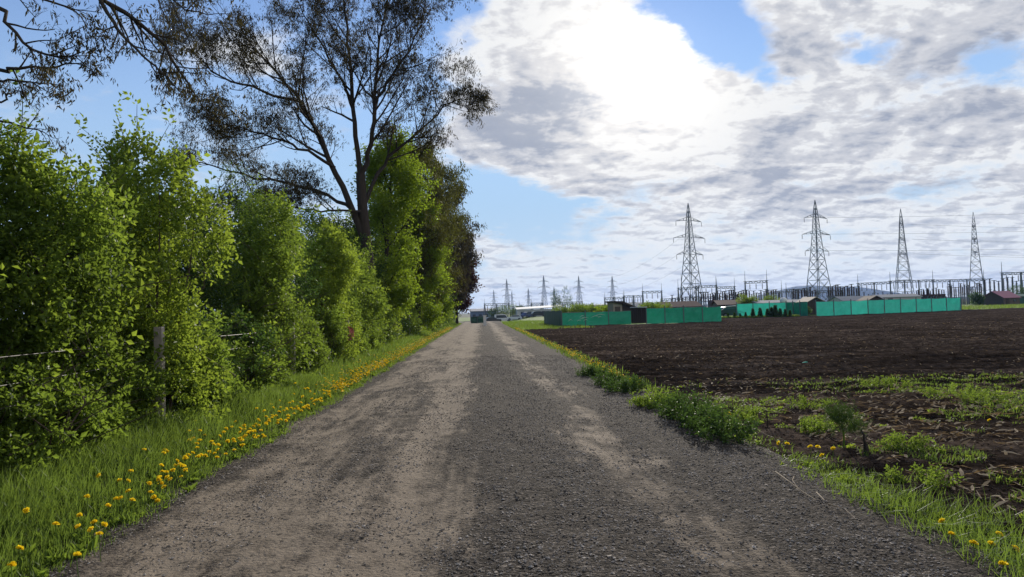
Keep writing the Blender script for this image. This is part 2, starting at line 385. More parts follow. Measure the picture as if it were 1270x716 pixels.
M['carblue'] = plain('navy_car_paint', (0.03, 0.05, 0.13), 0.3, 0.6, 0, 0.05)
M['cardark'] = plain('black_car_paint', (0.018, 0.018, 0.02), 0.3, 0.6, 0, 0.05)
M['carwhite'] = plain('white_car_paint', (0.62, 0.63, 0.63), 0.3, 0.6, 0, 0.05)
M['greenpanel'] = plain('dark_green_sheet', (0.02, 0.075, 0.05), 0.6, 0.35, 0, 0.3, 2.0)
def netmat(name, c, tr, mix):
    m, out = newmat(name); P = objcoord(); x, y, z = sep(P)
    n = noise(P, 1.2, 5, 0.6); w = noise(vec(x*14, y*14, z*14), 2.0, 2, 0.5)
    s = 0.7+n*0.45+w*0.2+(objrand()-0.5)*0.25
    p = principled(None, scalec(mixc(1.0, c, c), s), 0.6, 0.3)
    t = E.T.nodes.new('ShaderNodeBsdfTranslucent'); setin(t, 0, scalec(mixc(1.0, tr, tr), s))
    mx = E.T.nodes.new('ShaderNodeMixShader'); mx.inputs[0].default_value = mix
    E.T.links.new(p.outputs[0], mx.inputs[1]); E.T.links.new(t.outputs[0], mx.inputs[2]); E.T.links.new(mx.outputs[0], out.inputs[0]); return m
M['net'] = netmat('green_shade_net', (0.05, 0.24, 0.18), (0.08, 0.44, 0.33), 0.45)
M['net_light'] = netmat('turquoise_net_backlit', (0.10, 0.40, 0.34), (0.14, 0.64, 0.55), 0.5)  # brighter copy of the net with sun from behind put into its colour
M['pink'] = plain('faded_red_cloth', (0.50, 0.16, 0.13), 0.8, 0.2, 0, 0.3, 20)

# ------------------------------------------------------------------ terrain
def roadz(x, y):
    c = 0.05*(1-(x/2.9)**2)
    for cx, w, a in ((-2.1, .35, .03), (-.6, .4, .03), (1.5, .4, .03)): c = c-a*np.exp(-((x-cx)/w)**2)
    return c+0.018*fbm(x*1.3, y*.5, 3)+0.010*fbm(x*7, y*5, 3, .6)-0.02*np.clip(np.abs(x)-2.7, 0, 1)
def smooth(t): t = np.clip(t, 0, 1); return t*t*(3-2*t)
def leftz(x, y):
    return smooth((-2.75-x)/1.3)*0.16-0.015+0.03*fbm(x*1.5, y*1.5, 3)
def rightz(x, y):
    near = smooth((15.0-y)/3.0)
    rows = 0.06*np.sin((y*1.0+x*0.10+0.5*fbm(x*.15, y*.15, 2))*2*pi/0.75)
    z = 0.07*fbm(x*.35, y*.35, 3)+0.055*fbm(x*1.7, y*1.7, 4, .62)+rows*(1-near)*smooth((60-y)/40)
    return (z-0.03)*smooth((x-2.7)/0.9)-0.02
def ring(Y0, Y1, n, p=1.0): return Y0*(Y1/Y0)**(np.linspace(0, 1, n)**p)
def grid(name, X, Y, zf, mat, smoothsh=True):
    nx, ny = X.shape; V = np.stack([X, Y, zf(X, Y)], -1).reshape(-1, 3)
    i = np.arange(nx-1)[:, None]*ny; j = np.arange(ny-1)[None]
    F = np.stack([i+j, i+ny+j, i+ny+j+1, i+j+1], -1).reshape(-1, 4)
    o = link(name, mesh(name, V, F, mat, smoothsh)); o['kind'] = 'structure'; return o
def edge_wob(y): return 0.10*fbm(y*.45, y*0+2.0, 3)+0.05*fbm(y*2.2, y*0+7.0, 2)
yy = ring(2.2, 125, 620); tt = np.linspace(-1, 1, 210)
T2, Y2 = np.meshgrid(tt, yy, indexing='ij')
X2 = np.where(T2 < 0, T2*(2.95+0*Y2), T2*3.15); grid('road', X2, Y2, roadz, M['road'])
t = np.linspace(0, 1, 40); A, B = np.meshgrid(t, ring(1.5, 130, 300), indexing='ij')
grid('verge', -2.72-edge_wob(B)-A*9.5, B, leftz, M['earth'])
FARX = [2.5, 3.4, 5.7, 8.3, 23.7, 24.5, 41, 66, 130]; FARY = [64, 64, 66, 73, 72, 88, 89.6, 98.6, 116]
t = np.linspace(0, 1, 420); s = np.linspace(0, 1, 430); A, B = np.meshgrid(t, s, indexing='ij')
XF = 2.82+A**1.8*127; XF0 = XF
yf = np.interp(XF, FARX, FARY); YF = 2.0*(yf/2.0)**B
XF = XF+edge_wob(YF)*np.clip(1-(XF-2.8)/1.0, 0, 1)
grid('ploughed_field', XF, YF, rightz, M['soil'])
g = np.array([[-3900, -400], [3900, -400], [3900, 3700], [-3900, 3700]])
o = link('ground', mesh('ground', np.c_[g, np.full(4, -1.45)], [(0, 1, 2, 3)], M['land'])); o['kind'] = 'structure'
def dip(x, y): return 1.15*smooth((y-100)/95)*smooth((16-x)/10)   # the land falls gently past the road end
A, B = np.meshgrid(np.linspace(-160, -11.5, 60), np.linspace(-30, 420, 90), indexing='ij')
grid('pasture', A, B, lambda x, y: .10-1.1*smooth((y-100)/95)+0.08*fbm(x*.1, y*.1, 3), M['meadow'])
# meadow between road end, net fence and the yards
A, B = np.meshgrid(np.linspace(-30, 230, 160), np.linspace(60, 420, 140), indexing='ij')
grid('meadow', A, B, lambda x, y: -0.12-dip(x, y)+0.05*fbm(x*.2, y*.2, 3), M['meadow'])
# yard of trodden gravel at the end of the road
A, B = np.meshgrid(np.linspace(-9, 5, 20), np.linspace(112, 235, 60), indexing='ij')
grid('gravel_yard', A, B, lambda x, y: -0.04-dip(x, y), M['road'])

# hills: one ridge mesh each, rising at its true distance
def hill(name, pts, Y, depth, mat, seed):     # pts: (px, py) of the skyline
    px = np.linspace(pts[0][0], pts[-1][0], 90); py = np.interp(px, [p[0] for p in pts], [p[1] for p in pts])
    S = np.array([aty(a, b, Y) for a, b in zip(px, py)])
    prof = np.array([0.0, .35, .7, .92, 1.0, .93, .7, .35, 0.0]); off = np.linspace(-1, 1, 9)*depth
    X = np.repeat(S[:, 0][:, None], 9, 1); Yg = Y+off[None]+0*X
    hz = np.maximum(S[:, 2], 1.0)[:, None]*prof[None]*(1+0.10*fbm(X/(Y*.02)+seed, Yg/(Y*.02), 4))
    V = np.stack([X, Yg, hz-2.5], -1).reshape(-1, 3); i = np.arange(89)[:, None]*9; j = np.arange(8)[None]
    o = link(name, mesh(name, V, np.stack([i+j, i+9+j, i+10+j, i+j+1], -1).reshape(-1, 4), mat, True)); o['kind'] = 'structure'
hill('mountain', [(820, 386), (880, 377), (925, 372), (960, 362), (985, 355), (1005, 353.5), (1030, 355), (1060, 356), (1085, 362), (1120, 368), (1180, 368), (1300, 366)], 3200, 420, M['wood_hill'], 3)
hill('wooded_ridge', [(560, 389), (640, 388.5), (690, 386), (715, 380), (745, 376.5), (785, 373), (805, 373.5), (822, 377), (835, 382), (850, 386)], 1100, 160, M['wood_hill'], 8)
hill('low_hill', [(-60, 400), (200, 392), (400, 388), (580, 388), (640, 389)], 2500, 300, M['wood_hill'], 5)

# ------------------------------------------------------------------ leaves, sprigs, blades (all numpy)
def nrm(v): return v/(np.linalg.norm(v, axis=-1, keepdims=True)+1e-12)
def leaf_template(rng, nl, kind):
    # kinds: 'alt' alternate leaves on a stem, 'hang' hanging clusters, 'ros' rosette, 'feather' fine upright plumes
    out = []
    for k in range(nl):
        a = k*2.4+rng.uniform(-.4, .4); t = k/nl
        rad = np.array([cos(a), sin(a), 0])
        if kind == 'alt': base = np.array([0, 0, t*3.0]); d = nrm(rad*1.0+np.array([0, 0, .35+.5*t])); L, w = rng.uniform(.8, 1.25), .30; base = base+rad*.12
        elif kind == 'hang': base = rng.normal(size=3)*[.55, .55, .75]; d = nrm(rad*.35+np.array([0, 0, 1.0])); L, w = rng.uniform(.9, 1.6), .13
        elif kind == 'ros': base = rad*.05; d = nrm(rad*1.0+np.array([0, 0, rng.uniform(.35, 1.3)])); L, w = rng.uniform(1.6, 3.0), .26
        else: base = np.array([0, 0, t*2.6]); d = nrm(rad*.8+np.array([0, 0, .9])); L, w = rng.uniform(.7, 1.3), .07
        d = nrm(d+rng.normal(size=3)*.18); side = nrm(np.cross(d, rng.normal(size=3)*.6+rad[[1, 0, 2]]*[-1, 1, 0]+np.array([0, 0, .2]))); nn = np.cross(side, d)
        mid = base+d*L*.45
        out += [base, mid+side*w*L+nn*w*L*.35, base+d*L-nn*L*.12, mid-side*w*L+nn*w*L*.35]
    return np.array(out)
def sprig_mesh(P, A, ls, rng, kind='alt', nl=8, nv=6):
    """vertices and triangles of len(P) sprigs pointing along A; ls = leaf length"""
    T = np.array([leaf_template(rng, nl, kind) for _ in range(nv)]); N = len(P)
    A = nrm(A); r = rng.normal(size=(N, 3)); X = nrm(np.cross(A, r)); Y = np.cross(A, X); R = np.stack([X, Y, A], -1)
    V = np.einsum('nij,nkj->nki', R, T[rng.randint(0, nv, N)])*(np.asarray(ls)*rng.uniform(.55, 1.4, N))[:, None, None]+P[:, None]
    V = V.reshape(-1, 3); b = np.arange(N*nl)[:, None]*4
    F = np.concatenate([b+np.array([[0, 1, 2]]), b+np.array([[0, 2, 3]])])
    return V, F
def blades(P, h, w, rng, lean=.35, seg=2, wind=(0.12, -0.05)):
    N = len(P); a = rng.uniform(0, 2*pi, N); d = np.c_[np.cos(a), np.sin(a), np.zeros(N)]; s = np.c_[-np.sin(a), np.cos(a), np.zeros(N)]
    tw = rng.uniform(0, pi, N); s = s*np.cos(tw)[:, None]+d*np.sin(tw)[:, None]
    L = (np.abs(rng.normal(size=N))*lean*h+rng.uniform(0, .1, N)*h)[:, None]; W_ = np.array([wind[0], wind[1], 0])*h[:, None]
    w = w[:, None]; z = np.array([[0, 0, 1.0]])
    p1 = P+d*L*.25+W_*.2+z*h[:, None]*.55; p2 = P+d*L+W_+z*(h[:, None]*np.sqrt(np.clip(1-(L/h[:, None]*.6)**2, .15, 1)))
    V = np.stack([P-s*w/2, P+s*w/2, p1+s*w*.42, p1-s*w*.42, p2], 1).reshape(-1, 3); b = np.arange(N)[:, None]*5
    F = np.concatenate([b+np.array([[0, 1, 2]]), b+np.array([[0, 2, 3]]), b+np.array([[3, 2, 4]])])
    return V, F
def octa(P, r, rng, squash=.5):               # small irregular stones
    N = len(P); B = np.array([(1,0,0),(0,1,0),(-1,0,0),(0,-1,0),(0,0,1),(0,0,-1)], float)
    V = B[None]*(1+rng.uniform(-.35, .35, (N, 6, 1)))*[1, 1, squash]+rng.normal(size=(N, 6, 3))*.12
    q = rng.uniform(0, 2*pi, N); c, s = np.cos(q), np.sin(q)
    V = np.stack([V[..., 0]*c[:, None]-V[..., 1]*s[:, None], V[..., 0]*s[:, None]+V[..., 1]*c[:, None], V[..., 2]], -1)
    V = (V*r[:, None, None]+P[:, None]).reshape(-1, 3)
    F = np.array([(0,1,4),(1,2,4),(2,3,4),(3,0,4),(1,0,5),(2,1,5),(3,2,5),(0,3,5)])
    return V, (np.arange(N)[:, None, None]*6+F[None]).reshape(-1, 3)
def scatter(rng, n, x0, x1, y0, y1, p=2.0):   # denser near the camera (log spacing along the view)
    u = rng.uniform(0, 1, n); y = y0*(y1/y0)**(u**(1/1.0)); x = rng.uniform(0, 1, n)
    return x0+(x1-x0)*x, y
def stuff(name, VF, mat, label=None, cat=None, smooth_=False):
    o = link(name, mesh(name, VF[0], VF[1], mat, smooth_)); o['kind'] = 'stuff'
    return tag(o, label, cat)
def cat_(*L):
    V = []; F = []; n = 0
    for v, f in L: V.append(v); F.append(f+n); n += len(v)
    return np.concatenate(V), np.concatenate(F)
rng = np.random.RandomState(5)

# loose stones on the road
n = 90000
x, y = scatter(rng, n, -3.0, 3.15, 3.4, 26)
keep = (fbm(x*1.6, y*.5, 3)*1.2+.45*np.exp(-((x-.5)/.6)**2)+.45*np.exp(-((x-2.5)/.6)**2)+.4*(x < -2.6)) > rng.uniform(-.35, .75, n)
x, y = x[keep], y[keep]
r = 0.0030+0.019*rng.beta(1.0, 6, len(x))+0.00026*y
stuff('gravel', octa(np.c_[x, y, roadz(x, y)+r*.3], r, rng), M['stone'], 'loose dark grey gravel strewn over the dirt road', 'gravel')
# clods and stubble debris on the field
x, y = scatter(rng, 15000, 0, 1, 4.5, 62); x = 3.6+x**1.3*(6+y*.75)
r = 0.008+0.035*rng.beta(1, 7, len(x))+.0005*y
stuff('soil_clods', octa(np.c_[x, y, rightz(x, y)+r*.15], r, rng, .55), M['clod'], 'dark broken clods lying over the ploughed field', 'soil')
def strips(P, L, w, rng):
    N = len(P); a = rng.uniform(0, pi, N); e = rng.normal(0, .22, N); d = np.c_[np.cos(a)*np.cos(e), np.sin(a)*np.cos(e), np.sin(e)]
    s = nrm(np.cross(d, [0, 0, 1.0])); u = np.cross(s, d)
    L = L[:, None]; w = w[:, None]; j = rng.uniform(-.3, .3, (N, 1))
    V = np.stack([P-d*L-s*w*.6, P-d*L+s*w*.6, P+s*w+u*L*(.04+j*.35), P-s*w+u*L*(.04+j*.35)*.8+u*w*.8, P+d*L], 1).reshape(-1, 3); b = np.arange(N)[:, None]*5
    return V, np.concatenate([b+np.array([[0, 1, 2]]), b+np.array([[0, 2, 3]]), b+np.array([[3, 2, 4]])])
x, y = scatter(rng, 15000, 0, 1, 4.5, 15.5); x = 4.0+x*(4+y*.8)
k = fbm(x*.5, y*.8, 3) > rng.uniform(-.5, .45, len(x)); x, y = x[k], y[k]
a = strips(np.c_[x, y, rightz(x, y)+.02], rng.uniform(.02, .12, len(x)), rng.uniform(.006, .02, len(x)), rng)
x, y = scatter(rng, 5000, 0, 1, 14, 68); x = 3.8+x*(5+y*.8)
k = fbm(x*.2, y*.3, 3)-(y-14)/90 > rng.uniform(-.6, .5, len(x)); x, y = x[k], y[k]
b = strips(np.c_[x, y, rightz(x, y)+.03], rng.uniform(.02, .07, len(x)), rng.uniform(.005, .015, len(x))+y*.0003, rng)
stuff('maize_stubble', cat_(a, b), M['straw'], 'pale dry maize leaves and stalks littering the dark soil', 'crop debris')

# grass of the verges
def gz(x, y): return np.where(x < 0, leftz(x, y), rightz(x, y))
def grass(n, x0, x1, y0, y1, hmin, hmax, keepf, w0, w1, lean=.35):
    x, y = scatter(rng, n, x0, x1, y0, y1); k = keepf(x, y) > rng.uniform(0, 1, n); x, y = x[k], y[k]
    h = (hmin(x, y) if callable(hmin) else hmin)+rng.uniform(0, 1, len(x))**1.5*((hmax(x, y) if callable(hmax) else hmax)-(hmin(x, y) if callable(hmin) else hmin))
    return blades(np.c_[x, y, gz(x, y)-.01], h, w0+w1*y*rng.uniform(.7, 1.4, len(x)), rng, lean)
def le(y): return -2.74-edge_wob(y)
kl = lambda x, y: np.clip((le(y)+.08-x)/.30, 0, 1)*np.clip(1.15+fbm(x*1.2, y*1.2, 2)*1.3, 0, 1)
hl0 = lambda x, y: .05+.06*smooth((le(y)-x)/1.0)+0*x
hl1 = lambda x, y: .10+.26*smooth((le(y)-x)/1.2)*(1+.8*fbm(x*.8, y*.8, 2))
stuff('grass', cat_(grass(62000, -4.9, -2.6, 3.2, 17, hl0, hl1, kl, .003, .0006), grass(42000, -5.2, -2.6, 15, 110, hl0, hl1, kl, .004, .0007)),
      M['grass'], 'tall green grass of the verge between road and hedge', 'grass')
def bed(y): return 0.65+0.75*smooth((9.0-y)/5)
def kr(x, y):
    e = 2.86+edge_wob(y); d = x-e
    strip_ = np.clip(d/.25+.1, 0, 1)*np.clip((bed(y)-d)/.5, 0, 1)*(.35+.65*(fbm(x*1.1, y*.9, 2) > -.22))
    patch = (fbm(x*.42+3, y*.55+1, 3)+.25*fbm(x*1.9, y*1.9, 2) > .10)*smooth((15.4-y)/1.2)*np.clip(d/.6, 0, 1)*.8
    rim = np.exp(-((y-14.3+.25*fbm(x*.4, x*0, 2))/.7)**2)*smooth((x-5)/2)*.9
    return np.maximum(np.maximum(strip_, patch), rim)
hr1 = lambda x, y: .07+.20*smooth((8.5-y)/4)*np.clip(1.6-(x-3)/1.6, .25, 1)*(1+.8*fbm(x*.9, y*.9, 2))+.03*(fbm(x*.8, y*.8, 2)+.3)
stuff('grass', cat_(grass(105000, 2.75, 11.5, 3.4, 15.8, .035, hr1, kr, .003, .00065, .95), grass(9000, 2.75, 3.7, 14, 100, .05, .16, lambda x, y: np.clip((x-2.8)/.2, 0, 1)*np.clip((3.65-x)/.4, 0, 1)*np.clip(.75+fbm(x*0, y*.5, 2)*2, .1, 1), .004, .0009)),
      M['grass_bright'], 'fresh green grass between the road edge and the ploughed field', 'grass')
x, y = scatter(rng, 5000, 9, 14.5, 8, 15.8); k = kr(x, y) > rng.uniform(0.1, 1, len(x)); x, y = x[k], y[k]
# grass of the triangular plot at the road end and far strips
x = rng.uniform(3, 10, 9000); y = 64*(200/64)**rng.uniform(0, 1, 9000)
stuff('grass', blades(np.c_[x, y, -.12-dip(x, y)], rng.uniform(.10, .28, 9000), rng.uniform(.03, .07, 9000), rng), M['grass_bright'], 'bright short grass plot beside the parked vehicles', 'grass')
# broad-leaved ground plants
def rosettes(n, x0, x1, y0, y1, keepf, ls0, ls1, up=.6):
    x, y = scatter(rng, n, x0, x1, y0, y1); k = keepf(x, y) > rng.uniform(0, 1, n); x, y = x[k], y[k]
    A = np.c_[rng.normal(0, .25, (len(x), 2)), np.full(len(x), 1.0)]
    return sprig_mesh(np.c_[x, y, gz(x, y)], A, rng.uniform(ls0, ls1, len(x)), rng, 'ros', 9)
stuff('broadleaf_weeds', rosettes(2600, -4.6, -2.7, 3.6, 40, lambda x, y: kl(x, y)*.9, .018, .040), M['leaf'], 'broad-leaved weeds growing through the left verge grass', 'weeds')
stuff('broadleaf_weeds', rosettes(2600, 2.8, 13, 3.8, 16, lambda x, y: kr(x, y), .010, .026), M['leaf_bright'], 'low broad-leaved weeds spread among the stubble', 'weeds')

# ------------------------------------------------------------------ dandelions
def dandelion_mesh(seed):
    r = np.random.RandomState(seed); b = MB()
    P = np.zeros((46, 3)); a = r.uniform(0, 2*pi, 46); e = r.uniform(.12, 1.35, 46)
    d = np.c_[np.cos(a)*np.cos(e), np.sin(a)*np.cos(e), np.sin(e)*.8]; s = nrm(np.cross(d, r.normal(size=(46, 3))))
    L = .026*r.uniform(.8, 1.1, 46)[:, None]
    V = np.stack([P-s*.0015, P+s*.0015, P+d*L+s*.0055, P+d*L-s*.0055], 1).reshape(-1, 3)
    return mesh('flower_head', V, np.arange(46)[:, None]*4+np.array([[0, 1, 2, 3]]), M['petal'])
heads = [dandelion_mesh(k) for k in range(4)]
stalks = []
for k in range(4):
    b = MB(); t = np.linspace(0, 1, 4); q = k*1.7
    b.tube(np.c_[cos(q)*.03*(t-1)**2, sin(q)*.03*(t-1)**2, (t-1)*1.0], .003, 4); stalks.append(b.mesh('stalk', M['grass']))
dn = 0
def dandelion(x, y, h, label, grp, sc=1.0):
    global dn
    e = empty('dandelion', (x, y, float(gz(np.float64(x), np.float64(y)))-.02)); tag(e, label, 'dandelion', grp)
    k = rng.randint(4)
    o = link('flower_head', heads[k], e, (0, 0, h), rng.uniform(0, 6), sc); o.rotation_euler.x = rng.normal(.25, .4); o.rotation_euler.y = rng.normal(0, .35)
    link('stalk', stalks[k], e, (0, 0, h), rng.uniform(0, 6), (1, 1, h)); dn += 1
GL, GR = 'dandelions in the left verge', 'dandelions in the right verge'
named = [((14, 695), 'large dandelion lowest in the left corner of the photo, low in shadowed grass'), ((33, 641), 'single dandelion farthest left, standing off alone in tall dark grass'), ((24, 675), 'big round dandelion just above the lowest one at the left edge'),
 ((69, 648), 'lone dandelion between the leftmost ones and the clump of six'), ((108, 616), 'orange-yellow dandelion at the top of the clump, in front of pale leaves'),
 ((99, 636), 'upper left dandelion of the clump of six near the road edge'), ((97, 648), 'lower left dandelion of the clump of six near the road edge'), ((117, 641), 'upper middle dandelion of the clump of six near the road edge'),
 ((113, 652), 'lower middle dandelion of the clump of six near the road edge'), ((129, 645), 'small dandelion on the right of the clump of six'), ((123, 658), 'dandelion leaning over the gravel, lowest of the clump of six'),
 ((95, 682), 'low dandelion flat at the gravel edge under a pale grass tuft'), ((134, 623), 'small dandelion halfway between the clump of six and the group of three beyond')]
for (px, py), lb in named:
    p = gnd(px, py, .22); dandelion(p[0], p[1], .22, lb, GL, 1.0)
for px, py in [(144, 617), (150, 616), (164, 617), (159, 598), (159, 608), (185, 598), (187, 607), (191, 613), (195, 617), (197, 592), (200, 578), (203, 566), (215, 580), (211, 592)]:
    p = gnd(px, py, .2); dandelion(p[0], p[1], .2, 'dandelion of the loose group just beyond the clump of six on the left', GL, .95)
fx = []
bands = [(6.8, 10, 78, 'small dandelion of the left drift near the first concrete post'),
         (10, 17, 120, 'small dandelion of the left drift beside the second leafy hedge column'),
         (17, 24, 45, 'tiny dandelion of the left drift level with the red cloth scrap')]
for y0, y1, n, lb in bands:
    for _ in range(n):
        y = rng.uniform(y0, y1); q_ = .10+abs(rng.normal(0, .30)); x = float(le(np.float64(y)))-q_; dandelion(x, y, rng.uniform(.10, .2), lb+(', at the gravel edge' if q_ < .28 else ', deeper in the grass'), GL, rng.uniform(.75, 1.0)*(1+.02*y))
for (px, py), lb in [((1180, 658), 'dandelion nearest the gravel in the tall grass at lower right'), ((1207, 668), 'second dandelion from the gravel in the grass at lower right'), ((1229, 664), 'flat seen small dandelion in the middle of the lower right group'),
                     ((1258, 665), 'widest dandelion, farthest right in the lower right grass'), ((1244, 695), 'lowest dandelion of the right verge, near the photo corner'), ((1238, 649), 'highest dandelion of the lower right group'), ((1168, 637), 'small dandelion half hidden left of the lower right group'),
                     ((1014, 552), 'left of the three open dandelions below the feathery sapling'), ((1033, 551), 'right of the three open dandelions below the feathery sapling'), ((1020, 561), 'small low dandelion just under the other two by the sapling'), ((1005, 552), 'smallest dandelion left of the pair below the feathery sapling'),
                     ((966, 545), 'left one of two dandelions right of the dark stake'), ((976, 546), 'right one of two dandelions right of the dark stake'), ((879, 517), 'dandelion on the road side of the last leafy weed clump'), ((904, 510), 'dandelion standing against the middle of the last leafy weed clump'), ((1227, 517), 'single dandelion far back in the stubble at right')]:
    p = gnd(px, py, .12); dandelion(p[0], p[1], .14, lb, GR, 1.0 if px > 1100 else 1.1)
# beyond these nobody can count them
def tiny(n, y0, y1, xf, s):
    y = y0*(y1/y0)**rng.uniform(0, 1, n); x = xf(y); r = rng.uniform(.011, .02, n)*s*(1+y*.02)
    return octa(np.c_[x, y, gz(x, y)+rng.uniform(.08, .2, n)], r, rng, .5)
o = stuff('dandelion_drift', cat_(tiny(1500, 15, 75, lambda y: le(y)-.1-np.abs(rng.normal(0, .35, len(y))), 1.0), tiny(600, 15, 66, lambda y: 3.0+edge_wob(y)+np.abs(rng.normal(0, .16, len(y)))*(fbm(y*.4, y*0, 2) > -.15), 1.0)),
          M['petal'], 'countless yellow dandelions following both road edges into the distance', 'dandelions')

# ------------------------------------------------------------------ hedge
def shell(rng, lobes, n, inner=.55, seed=1, gap=-.55):
    lo = np.array([l[:3] for l in lobes], float); ra = np.array([l[3:6] for l in lobes], float)
    wts = (ra[:, 0]*ra[:, 2]+ra[:, 1]*ra[:, 2]+ra[:, 0]*ra[:, 1]); k = rng.choice(len(lobes), n*2, p=wts/wts.sum())
    d = nrm(rng.normal(size=(n*2, 3))); rr = inner+(1.05-inner)*rng.uniform(0, 1, n*2)**.6
    P = lo[k]+d*ra[k]*rr[:, None]
    P += nrm(d*[1, 1, .6])*(lump(P, 2.6, seed)*.16)[:, None]
    ok = (lump(P, 3.4, seed+1) > gap) & (P[:, 2] > .12)
    inside = np.zeros(len(P), bool)
    for c, a in zip(lo, ra): inside |= (((P-c)/a)**2).sum(1) < (inner*.82)**2
    ok &= ~inside
    P, d = P[ok][:n], d[ok][:n]
    return P, d
def shoots(rng, lobes, n, L, step, zmin=.55):
    """long thin twigs standing out of the crown, with sprigs along them"""
    lo = np.array([l[:3] for l in lobes], float); ra = np.array([l[3:6] for l in lobes], float)
    top = lo[:, 2]+ra[:, 2]; k = rng.choice(len(lobes), n, p=nrm((top-top.min()+.3)[None])[0]**2)
    d = nrm(rng.normal(size=(n, 3))+[0, 0, 1.1]); P0 = lo[k]+d*ra[k]*.85
    dirs = nrm(d+[0, 0, .8]+rng.normal(size=(n, 3))*.25); PP = []; AA = []; lines = []
    for p, q in zip(P0, dirs):
        l = L*rng.uniform(.35, 1.1); m = max(3, int(l/step)); s = np.linspace(0, 1, m)[:, None]
        bend = np.array([rng.normal()*.25, rng.normal()*.25, -.1])
        pts = p+q*l*s+bend*l*s**2; lines.append(pts); PP.append(pts); AA.append(np.repeat(q[None], m, 0)+rng.normal(size=(m, 3))*.5)
    return np.concatenate(PP), np.concatenate(AA), lines
def shrub(name, label, x, y, rx, ry, h, n, ls, mat, grp, seed, stems=7, nsh=14, gap=-.55, shl=.75, inner=.55, base=.25, nl=8):
    r = np.random.RandomState(seed); e = empty(name, (x, y, 0)); tag(e, label, 'shrub', grp); lobes = []
    nlb = max(9, int(rx*ry*h*2.4)+7)
    for k in range(nlb):
        z = base+(h-base)*(k+.5)/nlb; f = (1.0 if z < h*.65 else 1.0-.42*((z-h*.65)/(h*.35))**1.5)*r.uniform(.85, 1.12)
        a = r.uniform(0, 2*pi); q = r.uniform(.1, .62)
        s = r.uniform(.38, .62)
        lobes.append((cos(a)*rx*q*f, sin(a)*ry*q*f, z, rx*s*f+.12, ry*s*f+.12, h*r.uniform(.11, .17)+.12))
    P, d = shell(r, lobes, n, inner, seed, gap)
    Q, A2, lines = shoots(r, lobes, nsh, shl, ls*2.2)
    A = nrm(d*.9+[0, 0, .35]+r.normal(size=d.shape)*.45)
    V, F = sprig_mesh(np.r_[P, Q], np.r_[A, A2], ls, r, 'alt', nl)
    link('foliage', mesh('foliage', V, F, mat), e)
    if len(P) > 1800:
        m_ = r.rand(len(P)) < .10; P3 = P[m_]+nrm(d[m_])*.10; V, F = sprig_mesh(P3, d[m_]+[0, 0, .6], ls*1.15, r, 'alt', 6); link('young_shoots', mesh('young_shoots', V, F, M['leaf_bright']), e)
    for k in range(stems):
        a = r.uniform(0, 2*pi); q = r.uniform(.05, .5); b = MB(); t = np.linspace(0, 1, 6)[:, None]
        p0 = np.array([cos(a)*rx*q*.5, sin(a)*ry*q*.6, -.15]); p1 = np.array([cos(a)*rx*.75*r.uniform(.4, 1), sin(a)*ry*.75*r.uniform(.4, 1), h*r.uniform(.7, .95)])
        pts = p0+(p1-p0)*t+r.normal(size=(6, 3))*.06*t; b.tube(pts, np.linspace(.032, .006, 6), 5)
        for w in range(6):
            s0 = pts[r.randint(1, 4)]; b.tube(np.array([s0, s0+r.normal(size=3)*[.25, .25, .1]+[0, 0, .35], s0+r.normal(size=3)*[.5, .5, .1]+[0, 0, .75]]), [.014, .009, .004], 4)
        b.build('stem', M['stem'], e)
    b = MB()
    for L in lines[:40]: b.tube(L, np.linspace(.008, .003, len(L)), 3)
    if lines: b.build('twigs', M['stem'], e)['kind'] = 'stuff'
    return e
G1, G2 = 'green hedge shrubs at the fence posts', 'darker shrubs behind the wire fence'
def hs(lb, x, y, rx, ry, h, n, ls, m, g, sd, st, ns, **k): return shrub('hedge_shrub', lb, x, y, rx, ry, h, n, ls, M[m], g, sd, st, ns, **k)
hs('broad green shrub cut off by the left edge of the photo', -5.3, 5.9, 1.35, 1.15, 2.6, 5000, .064, 'leaf', G1, 21, 9, 16, shl=.5)
hs('tallest leafy bright green shrub left of the first concrete post', -5.4, 8.4, 1.45, 1.35, 3.2, 6800, .062, 'leaf', G1, 22, 10, 40, gap=-.45)
hs('bushy green shrub growing round the first concrete post', -4.8, 10.8, .95, 1.2, 3.75, 3600, .066, 'leaf_bright', G1, 23, 6, 26, gap=-.3)
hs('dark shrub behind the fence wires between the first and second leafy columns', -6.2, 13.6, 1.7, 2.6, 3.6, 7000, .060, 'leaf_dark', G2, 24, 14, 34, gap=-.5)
hs('second leafy green column along the fence, right of the dark gap with wires', -4.85, 16.7, .9, 1.5, 3.8, 3600, .070, 'leaf', G1, 25, 6, 20, gap=-.35)
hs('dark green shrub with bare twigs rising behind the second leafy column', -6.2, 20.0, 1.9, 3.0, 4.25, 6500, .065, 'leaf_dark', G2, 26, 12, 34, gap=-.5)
hs('third leafy green column, the one with a red cloth scrap on it', -4.8, 23.4, .85, 1.5, 3.9, 2600, .085, 'leaf_bright', G1, 27, 5, 18, gap=-.4)
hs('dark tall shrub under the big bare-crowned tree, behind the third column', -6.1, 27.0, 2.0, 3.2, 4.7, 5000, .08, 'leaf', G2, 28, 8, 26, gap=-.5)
hs('fourth leafy green column just left of the thin white fence post', -4.8, 30.4, .85, 1.5, 3.7, 2200, .09, 'leaf', G1, 29, 5, 14, gap=-.4)
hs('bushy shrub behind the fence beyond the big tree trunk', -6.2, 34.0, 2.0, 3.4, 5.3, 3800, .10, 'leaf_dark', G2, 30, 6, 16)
v1 = hs('fifth leafy green column along the fence, narrow beside dark gap', -4.8, 37.4, .8, 1.5, 4.0, 1900, .09, 'leaf_bright', G1, 31, 4, 10)
v2 = hs('sixth leafy column along the fence, darker than its neighbours', -4.8, 44.4, .8, 1.6, 4.3, 1700, .10, 'leaf', G1, 32, 4, 10)
